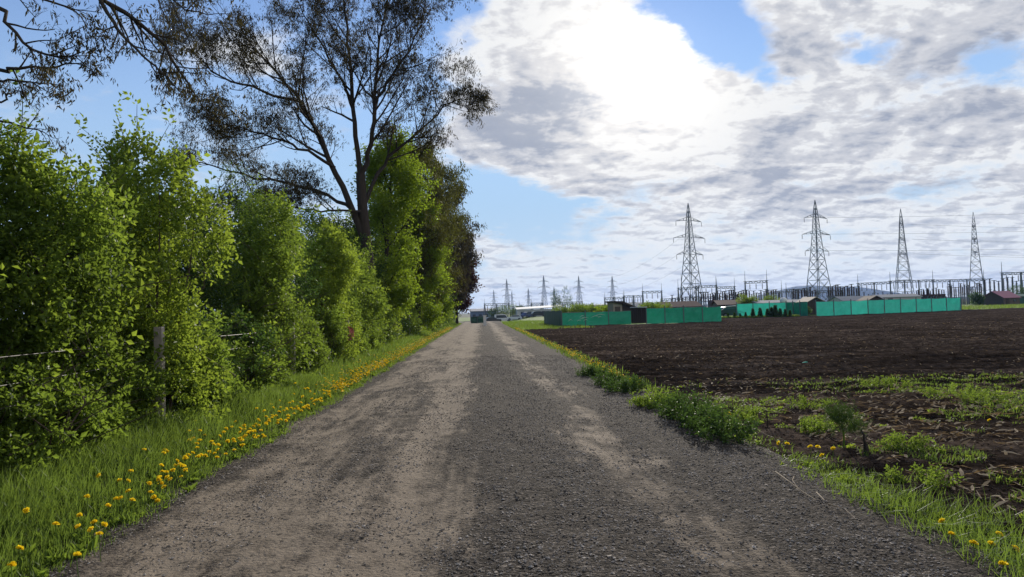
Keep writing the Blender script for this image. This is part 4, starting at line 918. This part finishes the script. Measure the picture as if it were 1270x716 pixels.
for k, (px, h) in enumerate(zip(cpx, hs)):
    q = g2(px, 394.2-(px-903)*.022); lb = '%s young dark conifer from the left in the row before the net fence' % ordn[k]
    if k == 0: c0.location = (q[0], q[1], -.05); c0.scale = (h, h, h); c0['label'] = lb
    else: copy_tree(c0, kk, (q[0], q[1], -.05), k*1.3, h, lb)
x = np.random.RandomState(2).uniform(0, 1, 5200); y = np.random.RandomState(3).uniform(-.6, .9, 5200); q0, q1 = g2(896, 394.4), g2(990, 392.2)
P = np.c_[q0[0]+(q1[0]-q0[0])*x, q0[1]+(q1[1]-q0[1])*x+y, np.full(5200, -.06)]
stuff('grass', blades(P, rng.uniform(.12, .32, 5200), rng.uniform(.03, .06, 5200), rng), M['grass_bright'], 'yellow-green grass strip under the row of young conifers', 'grass')

# ------------------------------------------------------------------ buildings
def gable(label, px, py_base, Y, w, d, hw, hr, wallm, roofm, rz=0.0, name='shed', cat='shed', door=True, z0=-.1, over=.25, chim=False):
    p = aty(px, py_base, Y); e = empty(name, (p[0], p[1], z0), rz); tag(e, label, cat)
    b = MB(); b.prism([(-d/2, 0), (d/2, 0), (d/2, hw), (0, hw+hr-.05), (-d/2, hw)], -w/2, w/2); b.build('wall', wallm, e)
    L = math.hypot(d/2+over, hr*(d/2+over)/(d/2))
    b = MB()
    for s in (-1, 1):
        y1, z1 = s*(d/2+over), hw-hr*over/(d/2); V = [(-w/2-over, 0, hw+hr), (w/2+over, 0, hw+hr), (w/2+over, y1, z1), (-w/2-over, y1, z1)]; V += [(a, c, g+.08) for a, c, g in V]
        b.add(V, [(0,1,2,3), (4,7,6,5), (0,4,5,1), (1,5,6,2), (2,6,7,3), (3,7,4,0)])
    rf = b.build('roof', roofm, e)
    if chim: b = MB(); b.box((w*.2, -d*.1, hw+hr*.9+.3), (.4, .4, 1.0)); b.build('chimney', M['tan'], rf)
    if door:
        b = MB(); b.box((-w*.25, -d/2-.03, min(hw, 2.0)/2), (min(.9, w*.3), .06, min(hw, 2.0)-.05)); b.build('door', M['brown'], e)
        b = MB(); b.box((w*.2, -d/2-.03, hw*.55), (min(1.0, w*.25), .06, hw*.3)); b.build('window', M['glass'], e)
    return e
# lean-to shed with sloping dark roof behind the torn net
p = aty(776, 390, 84); e = empty('lean_to_shed', (p[0], p[1], -.1), .15); tag(e, 'tan shed with a dark roof sloping down to the right, behind the torn net', 'shed')
b = MB(); b.prism([(-1.8, 0), (-.75, 0), (-.75, 2.25), (-1.8, 2.35)], -1, 1, 'y'); b.build('wall', M['tan'], e)
b = MB(); b.prism([(-.7, 0), (2.4, 0), (2.4, .75), (-.7, 2.2)], -.9, .9, 'y'); b.build('rear_wall', M['brown'], e)
b = MB(); b.prism([(-2.0, 2.38), (-.7, 2.30), (2.9, .75), (2.9, .86), (-.7, 2.45), (-2.0, 2.5)], -1.25, 1.25, 'y'); b.build('roof', M['brown'], e)
b = MB(); b.box((-1.3, -1.03, 1.0), (.6, .05, 1.7)); b.build('door', M['darkwood'], e)
gable('low house with dark red roof behind the net under the first big pylon', 840, 380, 118, 6.0, 5, 1.6, .8, M['tan'], M['brownroof'], .1, 'garden_house', 'house')
gable('dark red roofed shed row end right of the first big pylon', 908, 378, 120, 5.5, 5, 1.7, .7, M['darkwood'], M['brownroof'], -.1, 'garden_house', 'house')
gable('small hut with brown gable and pale roof edge behind the middle net', 1005, 384, 100, 3.4, 3.0, 1.55, .8, M['brown'], M['tan'], pi/2, 'garden_hut', 'hut')
gable('grey roofed shed behind the long turquoise net, left part', 1062, 378, 128, 7.5, 5, 1.75, .75, M['pale_wall'], M['greyroof'], .05, 'garden_shed', 'shed')
gable('brown gabled hut between the grey roofed sheds behind the turquoise net', 1080, 378, 122, 3.4, 3.2, 1.6, .8, M['brown'], M['darkwood'], pi/2, 'garden_hut', 'hut')
gable('pale roofed long shed behind the turquoise net, near the third pylon', 1108, 374, 140, 8, 5, 2.2, .5, M['pale_wall'], M['greyroof'], 0, 'garden_shed', 'shed')
gable('low grey roofed shed at the foot of the second big pylon', 965, 382, 118, 8.5, 5, 1.75, .4, M['pale_wall'], M['greyroof'], 0, 'garden_shed', 'shed')
gable('small hut with wine red tin roof at the far right edge', 1241, 374, 150, 5.0, 4.6, 1.5, 1.3, M['darkwood'], M['redroof'], .35, 'red_roof_hut', 'hut')
gable('low dark green shed beside the wine red roofed hut, right photo edge', 1262, 376, 160, 7.0, 5, 1.6, .5, M['greenpanel'], M['greenpanel'], 0, 'green_shed', 'shed', False)
# white dome caravan roofs
for px, py, Y, lb in ((972, 380, 112, 'small white rounded water tank above the middle net'), (999, 381, 108, 'second white rounded tank beside the brown hut')):
    p = aty(px, py, Y); e = empty('water_tank', (p[0], p[1], -.1)); e.scale = (.7, .7, .82); tag(e, lb, 'tank'); b = MB(); b.lathe((0, 0, 0), [(.05, 1.9), (.75, 1.95), (.8, 2.7), (.6, 3.0), (.2, 3.12), (0, 3.13)], 14); b.build('tank_body', M['white'], e, True)
    for q in range(4): b = MB(); b.bar((.5*cos(q*pi/2), .5*sin(q*pi/2), -.1), (.5*cos(q*pi/2), .5*sin(q*pi/2), 1.96), .08); b.build('leg', M['steel'], e)
# long white-roofed building and the other yard buildings at the road end
def longshed(label, x0, x1, pyb, Y, hw, hr, d, wallm, roofm, name, nwin, rise=0.0):
    a = aty(x0, pyb, Y); c = aty(x1, pyb, Y); w = c[0]-a[0]; e = empty(name, ((a[0]+c[0])/2, Y, -.1-float(dip((a[0]+c[0])/2, Y)))); tag(e, label, 'building')
    b = MB(); b.box((0, 0, hw/2), (w*.97, d, hw)); b.build('wall', wallm, e)
    b = MB(); V = [(-w/2, -d/2-.5, hw), (w/2, -d/2-.5, hw+rise), (w/2, d/2+.5, hw+hr+rise), (-w/2, d/2+.5, hw+hr)]; V += [(q, s, t+.18) for q, s, t in V]
    b.add(V, [(0,1,2,3), (4,7,6,5), (0,4,5,1), (1,5,6,2), (2,6,7,3), (3,7,4,0)]); b.build('roof', roofm, e)
    for k in range(nwin): b = MB(); b.box((-w*.45+w*.9*(k+.5)/nwin, -d/2-.04, hw*.55), (w*.9/nwin*.5, .08, hw*.32)); b.build('window', M['glass'], e)
longshed('long low building with a white roof rising to the right, at the road end', 640, 697, 397, 216, 2.0, .55, 9, M['pale_wall'], M['white'], 'long_building', 6, .45)
longshed('blue-grey hall at the very end of the road beside the hedge', 583, 616, 398, 240, 3.0, .8, 8, M['blue_wall'], M['greyroof'], 'hall', 4)
longshed('pale distant hall with flat roof left of the lean-to shed', 722, 764, 384, 330, 3.0, .5, 20, M['pale_wall'], M['greyroof'], 'distant_hall', 7)
e = net_fence('dark green fence closing the end of the road', [g2(584, 401.4), g2(600, 400.8)], 1.05, M['greenpanel'], .9, name='end_fence', panel='panel')
p = gnd(601.5, 404.5); b = MB(); b.box((0, 0, .55), (.34, .3, 1.2)); b.box((0, 0, 1.18), (.40, .36, .08)); o = b.build('gate_pillar', M['white'], None, loc=(p[0], p[1], 0)); tag(o, 'white gate pillar standing at the end of the road', 'pillar')

# ------------------------------------------------------------------ vehicles
def car(label, px, Y, rz, paint, L=4.3, van=False, name='parked_car'):
    p = aty(px, 396, Y); e = empty(name, (p[0], p[1], -.12-float(dip(p[0], p[1]))), rz); tag(e, label, 'van' if van else 'car', 'vehicles parked at the road end'); w = .86
    low = [(-L/2, .30), (L/2, .30), (L/2, .75), (L/2-.15, .92), (L*.22, 1.0), (-L*.42, 1.02), (-L/2, .85)]
    b = MB(); b.prism([(x, z) for x, z in low], -w, w, 'y'); b.build('body', paint, e)
    if van: top = [(-L/2+.05, 1.02), (L*.26, 1.0), (L*.14, 1.95), (L*.05, 2.05), (-L/2+.1, 2.0)]
    else: top = [(-L*.44, 1.02), (L*.22, 1.0), (L*.06, 1.45), (-L*.22, 1.47), (-L*.36, 1.4)]
    b = MB(); b.prism(top, -w+.08, w-.08, 'y'); b.build('roof', paint, e)
    for s in (-1, 1):
        q = [(x*.86+(.02), 1.0+(z-1.0)*.80+.03) for x, z in top]
        b = MB(); b.prism(q, s*(w-.075), s*(w-.055), 'y'); b.build('side_window', M['glass'], e)
        for xx in (-L*.31, L*.31): b = MB(); a = np.arange(14)*2*pi/14; b.prism([(xx+.33*cos(t), .33+.33*sin(t)) for t in a], s*w-.10*s, s*w+.04*s, 'y'); o = b.build('wheel', M['rubber'], e); b = MB(); b.prism([(xx+.18*cos(t), .33+.18*sin(t)) for t in a], s*w+.04*s, s*w+.05*s, 'y'); b.build('rim', M['steel'], o)
        b = MB(); b.box((L/2+.005, s*.6, .70), (.04, .3, .14)); b.build('headlight', M['glass'], e)
    b = MB(); b.prism([(L*.225, 1.01), (L*.235, 1.03), ((.145 if van else .075)*L, 1.88 if van else 1.42), ((.13 if van else .06)*L, 1.88 if van else 1.40)], -w+.14, w-.14, 'y'); b.build('windscreen', M['glass'], e)
    return e
car('navy blue car parked right of the white van on the grass plot', 655, 205, .8, M['carblue'])
car('white van parked in front of the pale wall at the road end', 624, 208, .1, M['carwhite'], 4.9, True, 'parked_van')
car('pale car behind the white van, its nose to the right', 638, 204, 3.1, M['carwhite'])
car('black car parked beside the white gate pillar', 611, 190, .3, M['cardark'], 4.2)
car('dark car half hidden by the dark green sheet fence', 669, 200, .1, M['cardark'])
p = g2(908, 392.4); e = car('dark car with a bright windscreen edge in the gap between two net fences', 907, 96, .2, M['cardark'])
b = MB(); b.tube([(-1.9, -.9, 1.05), (-1.1, -.9, 1.5), (0, -.9, 1.56), (1.4, -.9, 1.4)], .05, 5); b.build('bright_edge', M['white'], e)  # white tube stands for the bright windscreen edge of the dark car

# ------------------------------------------------------------------ far bushes and trees
def bush(label, px, Y, w, h, mat, seed, name='bush', grp='bushes behind the net fences', n=900, ls=.16):
    p = aty(px, 380, Y); r = np.random.RandomState(seed); e = empty(name, (p[0], p[1], -.1-float(dip(p[0], Y)))); tag(e, label, 'bush', grp); h *= (.78 if Y < 112 else 1.0)
    lobes = [(r.uniform(-.35, .35)*w, r.uniform(-.2, .2)*w, h*(.3+.5*r.rand()), w*.22, w*.22, h*.25) for _ in range(8)]
    P, d = shell(r, lobes, n, .4, seed, -.6); V, F = sprig_mesh(P, d+[0, 0, .4], ls, r, 'alt', 5); link('foliage', mesh('foliage', V, F, mat), e)
    for k in range(3): b = MB(); b.tube([(w*.1*(k-1), 0, -.1), (w*.18*(k-1), 0, h*.6)], [.05, .02], 4); b.build('stem', M['stem'], e)
for k, a in enumerate([('yellow-green bush behind the torn net, leftmost', 706, 92, 4.0, 2.6, 'leaf'), ('green bush second from left behind the torn net', 722, 95, 3.6, 2.7, 'leaf'), ('low bush left of the lean-to shed', 740, 94, 4.0, 2.4, 'leaf'), ('bush touching the left wall of the lean-to shed', 755, 90, 2.6, 2.5, 'maple'),
                       ('light green bush just right of the lean-to shed', 796, 92, 3.4, 2.5, 'leaf'), ('second light green bush right of the lean-to shed', 810, 98, 3.8, 2.5, 'leaf'), ('bush behind the dark green net left of the dark red roof', 826, 100, 2.6, 2.3, 'leaf'),
                       ('round bush above the left end of the turquoise net', 927, 118, 3.0, 3.2, 'leaf'), ('small bush above the turquoise net behind the conifers', 953, 122, 2.8, 2.9, 'leaf'), ('dark bush in front of the blue-grey hall', 615, 225, 7.0, 3.6, 'leaf_dark'), ('olive bush between the van and the white-roofed building', 632, 228, 7.2, 4.4, 'leaf'), ('second dark bush left of the white-roofed building', 643, 232, 5.0, 3.6, 'leaf_dark'),
                       ('dark conical tree above the right end of the white roof', 697, 190, 5.0, 8.0, 'leaf_dark'), ('low dark bush by the wine red roofed hut', 1215, 148, 3.0, 2.4, 'leaf_dark'), ('dark bush at the far right edge behind the green shed', 1268, 170, 6.0, 4.0, 'leaf_dark'),
                       ('dark overgrown mound beside the brown hut at the middle net', 992, 92.5, 2.4, 1.7, 'leaf_dark')]):
    bush(a[0], a[1], a[2], a[3], a[4], M[a[5]], 200+k)
x = np.random.RandomState(6).uniform(58, 110, 9000); y = np.random.RandomState(7).uniform(102, 135, 9000)
k = y > np.interp(x, FARX, FARY)+.5
stuff('grass', blades(np.c_[x[k], y[k], np.full(k.sum(), -.1)], rng.uniform(.15, .4, k.sum()), rng.uniform(.05, .09, k.sum()), rng), M['grass'], 'olive green grass strip beyond the field at far right', 'grass')

# ------------------------------------------------------------------ pylons
def pylon(name, label, x, y, Ht, rz, seed=0, wbase=.17, arms=(.53, .685, .84), span=(.155, .185, .15), thick=1.0, grp='lattice power pylons'):
    z0 = -.2 if y < 400 else -1.5; Ht = Ht-.2-z0; e = empty(name, (x, y, z0), rz); tag(e, label, 'pylon', grp)
    def hw(z): return Ht*np.interp(z/Ht, [0, .5, .68, .86, 1.0], [wbase/2, .040, .026, .015, .003])
    cor = [(-1, -1), (1, -1), (1, 1), (-1, 1)]; lv = Ht*np.array([0, .13, .25, .35, .44, .52, .585, .645, .70, .75, .80, .845, .89, .93])
    for c in cor:
        b = MB()
        for z0, z1 in zip(lv[:-1], lv[1:]): b.bar((c[0]*hw(z0), c[1]*hw(z0), z0), (c[0]*hw(z1), c[1]*hw(z1), z1), .17*thick)
        b.bar((c[0]*hw(lv[-1]), c[1]*hw(lv[-1]), lv[-1]), (0, 0, Ht), .16*thick); b.build('corner_leg', M['steel'], e)
    b = MB()
    for i, (z0, z1) in enumerate(zip(lv[:-1], lv[1:])):
        for k in range(4):
            c, d = cor[k], cor[(k+1) % 4]; w = (.10 if i < 5 else .08)*thick
            b.bar((c[0]*hw(z0), c[1]*hw(z0), z0), (d[0]*hw(z1), d[1]*hw(z1), z1), w); b.bar((d[0]*hw(z0), d[1]*hw(z0), z0), (c[0]*hw(z1), c[1]*hw(z1), z1), w)
            if i: b.bar((c[0]*hw(z0), c[1]*hw(z0), z0), (d[0]*hw(z0), d[1]*hw(z0), z0), w)
    b.build('bracing', M['steel'], e)
    for t, s in zip(arms, span):
        z = t*Ht; h0 = hw(z)
        for sd in (-1, 1):
            a = MB(); tip = (sd*s*Ht, 0, z-.012*Ht)
            for yy_ in (-h0, h0): a.bar((sd*h0, yy_, z), tip, .11*thick); a.bar((sd*h0, yy_, z+.028*Ht), tip, .09*thick)
            for f in (.33, .66): q = np.array([sd*h0, 0, z])*(1-f)+np.array(tip)*f; a.bar(q+[0, -h0*(1-f), 0], q+[0, h0*(1-f), .028*Ht*(1-f)], .09*thick); a.bar(q+[0, 0, 0], q+[0, 0, .028*Ht*(1-f)], .09*thick)
            arm = a.build('crossarm', M['steel'], e)
            i_ = MB(); i_.lathe((sd*s*Ht, 0, z-.012*Ht-1.7), [(.03, 0)]+[(r_, .1+q*.2+o_) for q in range(7) for r_, o_ in ((.05, 0), (.16, .06), (.05, .12))]+[(.03, 1.7)], 6); i_.build('insulator', M['ceramic'], arm)
    return e
pyl = []
def place_pylon(lb, apex, Y, hor, **k):
    p = aty(apex[0]+k.pop('lean', 4), hor, Y); t = aty(apex[0], apex[1], Y); pylon('power_pylon', lb, p[0], Y, t[2]+.2, k.pop('rz', .35), **k); pyl.append((p[0], Y, t[2]))
place_pylon('tallest lattice pylon, first of the four large ones from the left', (853, 252), 262, 379, rz=.42, lean=5)
place_pylon('second large lattice pylon, standing before the blue mountain', (1012, 248), 262, 374.5, rz=.42, wbase=.185)
place_pylon('third large lattice pylon from the left, slimmer arms', (1118, 259), 296, 371, rz=.9, wbase=.185)
place_pylon('fourth large lattice pylon, farthest right', (1206, 263), 316, 369, rz=1.0, wbase=.16, arms=(.55, .70, .84), span=(.10, .10, .10), lean=6)
for lb, ax, ay, Y, rz in (('distant pylon farthest left, faint above the blue-grey hall', 612, 359.5, 980, .3), ('tall distant pylon left of the white-roofed building', 628.5, 346, 800, .5), ('short faint pylon just right of the tall one near the hedge end', 634.5, 361, 1050, .2), ('thin distant pylon above the white roof', 655, 357.5, 930, .6),
                          ('tallest pylon of the distant pair above the white roof', 674.5, 341.5, 720, .4), ('shorter pylon close right of the distant tall one', 687, 355.5, 900, .3), ('distant pylon standing above the torn net fence', 718, 342, 740, .5), ('distant pylon on the wooded ridge left of the lean-to shed', 759.6, 342, 760, .4)):
    place_pylon(lb, (ax, ay), Y, 388, rz=rz, thick=1.25, wbase=.15, lean=1)
# conductors: each span hangs in its own curve between the crossarm heights
def conductor(a, b, sag, r, lb, grp='overhead power lines'):
    t = np.linspace(0, 1, 14)[:, None]; a, b = np.array(a, float), np.array(b, float); P = a+(b-a)*t; P[:, 2] -= (4*sag*t*(1-t)).ravel(); m = MB(); m.tube(P-a, r, 4)
    o = m.build('power_line', M['steel'], None, loc=tuple(a)); tag(o, lb, 'cable', grp)
names = ['lowest', 'middle', 'top']
for k, t in enumerate((.52, .675, .83)):
    (x0, y0, h0), (x1, y1, h1), (x2, y2, h2), (x3, y3, h3) = pyl[:4]; o_ = 4.2
    conductor((x2+o_, y2, h2*t), (x2+330, y2-60, h2*t+6), 9, .035, '%s cable running right from the third large pylon out of the photo' % names[k])
    conductor((x3+2.5, y3, h3*t), (x3+330, y3-90, h3*t+8), 9, .035, '%s cable running right from the fourth large pylon out of the photo' % names[k])
    conductor((x1+o_, y1, h1*t), (x1+360, y1-120, h1*t+14), 9, .035, '%s cable rising right from the second large pylon across the clouds' % names[k])
    conductor((x0+o_, y0, h0*t), (x1-40, y0+300, h0*t*.8), 8, .03, '%s cable leaving the first large pylon towards the far grid' % names[k])

# ------------------------------------------------------------------ substation
def gantry(label, x0, x1, py, Y, spikes=True, pyR=None, bays=1, aframe=True):
    a = aty(x0, py, Y); c = aty(x1, py if pyR is None else pyR, Y); h0, h1 = a[2], c[2]; w = c[0]-a[0]; e = empty('gantry', (a[0], Y, -.2)); tag(e, label, 'gantry', 'steel gantries of the substation')
    for k in range(bays+1):
        x = w*k/bays; h = h0+(h1-h0)*k/bays+.2; b = MB()
        if aframe:
            for s in (-1, 1): b.bar((x+s*.45, s*.8, 0), (x, 0, h), .32, .24)
            b.bar((x+.22, .4, h*.5), (x-.22, -.4, h*.5), .14)
        else: b.bar((x, 0, 0), (x, 0, h), .34)
        pst = b.build('post', M['steel'], e)
        if spikes and k in (0, bays): b = MB(); b.bar((x, 0, h), (x, 0, h*1.36), .12, .05); b.build('lightning_rod', M['steel'], pst)
    b = MB()
    for yy_, zz_ in ((-.35, 0), (.35, 0), (0, -.55)): b.bar((-.3, yy_, h0+.2+zz_), (w+.3, yy_, h1+.2+zz_), .13)
    n = max(4, int(w/1.3))
    for k in range(n):
        u, v = k/n, (k+1)/n; z0, z1 = h0+.2+(h1-h0)*u, h0+.2+(h1-h0)*v
        for s in (-.35, .35): b.bar((w*u, s, z0), (w*(u+v)/2, 0, z0-.55), .08); b.bar((w*(u+v)/2, 0, z0-.55), (w*v, s, z1), .08)
    b.build('beam', M['steel'], e)
    for k in range(3*bays):
        x = w*(k+.75)/(3*bays+.5); h = h0+(h1-h0)*x/w; b = MB(); b.lathe((x, 0, h-2.0), [(.04, 0)]+[(r_, q*.22+o_) for q in range(6) for r_, o_ in ((.06, .05), (.17, .12), (.06, .18))]+[(.04, 1.6)], 6); b.build('insulator', M['ceramic'], e)
for a in [('low gantry at the far left behind the blue-grey hall', 601, 631, 377, 230, True, 376.5, 2), ('wide low gantry behind the white-roofed building', 636, 671, 380, 230, True, 379, 3), ('gantry between the distant pair of pylons', 659, 673, 376, 250, True, 376, 1), ('gantry above the right end of the white roof', 686, 722, 376, 250, True, 374, 3),
          ('gantry left of the distant ridge pylon', 750, 773, 369.5, 240, True, 368.5, 2), ('gantry above the lean-to shed', 774, 797, 367, 230, True, 366.5, 2), ('tall gantry right of the lean-to shed', 797, 820.5, 361.5, 215, True, 361, 1), ('gantry just left of the first big pylon', 841, 866, 357.5, 215, True, 356, 1),
          ('gantry standing in front of the first big pylon', 863, 888, 355, 205, True, 354, 1), ('gantry joined on the right of the first big pylon', 889, 911, 356, 215, True, 355.5, 1), ('tall free gantry between the first and second big pylons', 924, 951, 349.5, 195, True, 348, 1),
          ('dark low gantry before the blue mountain', 975, 1002, 359.5, 215, True, 358, 2), ('long thin gantry in front of the second big pylon', 951, 1044, 362, 240, False, 360, 6), ('wide gantry right of the second big pylon', 1064, 1104, 351.5, 200, True, 349.5, 2), ('long four bay gantry in front of the third big pylon', 1104, 1157, 348.8, 200, True, 347, 3),
          ('long gantry between the third and fourth big pylons', 1157, 1220, 347.6, 198, True, 345.8, 3), ('gantry cut off by the right photo edge above the wine red roof', 1242.5, 1290, 338.5, 180, True, 337, 2), ('low thin gantry behind the gap between nets', 905, 926, 365, 240, False, 364, 1), ('flat long gantry across the first big pylon foot', 820, 925, 371, 225, False, 366, 8)]:
    gantry(*a[:5], a[5], a[6], a[7], aframe=a[5])
# equipment posts in rows: one built, the rest copied
eq = empty('insulator_post', (0, 0, 0)); tag(eq, 'x', 'insulator post', 'insulator posts of the substation')
b = MB(); b.bar((0, 0, 0), (0, 0, 2.6), .26, .2); b.box((0, 0, 2.62), (.5, .4, .1)); b.build('pedestal', M['steel'], eq)
b = MB(); b.lathe((0, 0, 2.66), [(.10, 0)]+[(r_, q*.25+o_) for q in range(7) for r_, o_ in ((.10, .03), (.26, .12), (.10, .2))]+[(.08, 1.85), (.16, 1.9), (.16, 2.05), (0, 2.06)], 8); b.build('insulator', M['ceramic'], eq)
b = MB(); b.bar((-.5, 0, 4.7), (.5, 0, 4.75), .10); b.build('contact_arm', M['steel'], eq)
ORD = ordn+['thirteenth', 'fourteenth', 'fifteenth', 'sixteenth', 'seventeenth', 'eighteenth', 'nineteenth', 'twentieth']
ek = [(c, []) for c in children(eq)]; r = np.random.RandomState(4); first = True; cnt = 0
def erow(px0, px1, n, Y, sc, where):
    global first, cnt
    for k in range(n):
        px = px0+(px1-px0)*(k+r.uniform(-.2, .2))/max(1, n-1); p = aty(px, 375, Y+r.uniform(-3, 3)); s = sc*r.uniform(.88, 1.1); lb = '%s ribbed insulator post from the left %s' % (ORD[k], where)
        if first: eq.location = (p[0], p[1], -.2); eq.scale = (s, s, s); eq['label'] = lb; first = False
        else: copy_tree(eq, ek, (p[0], p[1], -.2), r.uniform(-.4, .4), s, lb)
        cnt += 1
erow(833, 868, 9, 170, .85, 'behind the dark red roof'); erow(870, 925, 20, 165, 1.0, 'right of the first big pylon'); erow(926, 966, 14, 160, .95, 'above the conifers and turquoise net'); erow(984, 1012, 9, 170, 1.05, 'in front of the blue mountain')
erow(1028, 1066, 14, 175, 1.15, 'right of the second big pylon'); erow(1140, 1172, 10, 175, .85, 'behind the right half of the turquoise net'); erow(1176, 1218, 17, 180, 1.05, 'at the foot of the fourth big pylon'); erow(1222, 1268, 9, 185, 1.35, 'behind the wine red roofed hut')
erow(1072, 1138, 12, 190, .8, 'in front of the third big pylon')
def transformer(label, px, Y, w):
    p = aty(px, 378, Y); e = empty('transformer', (p[0], p[1], -.2)); tag(e, label, 'transformer', 'dark transformers of the substation')
    b = MB(); b.box((0, 0, 1.6), (w, 2.2, 2.6)); b.build('tank', M['brownroof'], e)
    for k in range(5): b = MB(); b.box((-w*.4+w*.2*k, -1.25, 1.5), (w*.10, .3, 2.0)); b.build('radiator_fin', M['brown'], e)
    for k in range(3): b = MB(); b.lathe((-w*.3+w*.3*k, 0, 2.9), [(.12, 0), (.25, .2), (.12, .4), (.22, .6), (.1, .8), (.18, 1.0), (.05, 1.3), (0, 1.31)], 7); b.build('bushing', M['ceramic'], e)
transformer('dark red transformer right of the first big pylon', 893, 160, 4.5); transformer('low dark red transformer beyond the gap in the nets', 915, 165, 6.0); transformer('dark transformer at the foot of the third big pylon, left one', 1146, 178, 4.0); transformer('dark transformer with bushings just right of the third pylon', 1158, 182, 5.0)
for k, (px, py, Y, pt) in enumerate([(846, 395, 200, 330), (970, 395, 215, 338), (1153, 395, 190, 342), (1150, 395, 205, 336), (1267, 395, 178, 330), (640, 392, 260, 366), (644, 392, 240, 362), (660, 392, 250, 365), (706, 392, 250, 364), (731, 390, 250, 367)]):
    a = aty(px, 378, Y); t = aty(px, pt+10, Y); b = MB(); b.bar((0, 0, 0), (0, 0, t[2]*.6), .3, .22); b.bar((0, 0, t[2]*.6), (0, 0, t[2]+.2), .16, .05)
    o = b.build('lightning_mast', M['steel'], None, loc=(a[0], Y, -.2)); tag(o, ['thin mast left of the first big pylon', 'thin mast above the middle of the turquoise net', 'taller of two thin masts right of the third pylon', 'shorter of two thin masts right of the third pylon', 'thin mast at the right photo edge', 'thin mast left of the white roof building, first', 'thin mast left of the white roof building, second and taller', 'thin mast between the distant pylons above the white roof', 'thin mast behind the torn net fence', 'thin mast left of the gantry on the ridge'][k], 'mast', 'lightning masts of the substation')

# ------------------------------------------------------------------ the air
m, out = newmat('haze'); v = E.T.nodes.new('ShaderNodeVolumePrincipled'); v.inputs['Color'].default_value = (0.30, 0.50, 1.0, 1); v.inputs['Density'].default_value = 0.00009; v.inputs['Anisotropy'].default_value = 0.3
E.T.links.new(v.outputs[0], out.inputs['Volume'])
b = MB(); b.box((0, 1640, 46.5), (8200, 4300, 98)); o = b.build('haze', m); o['kind'] = 'stuff'
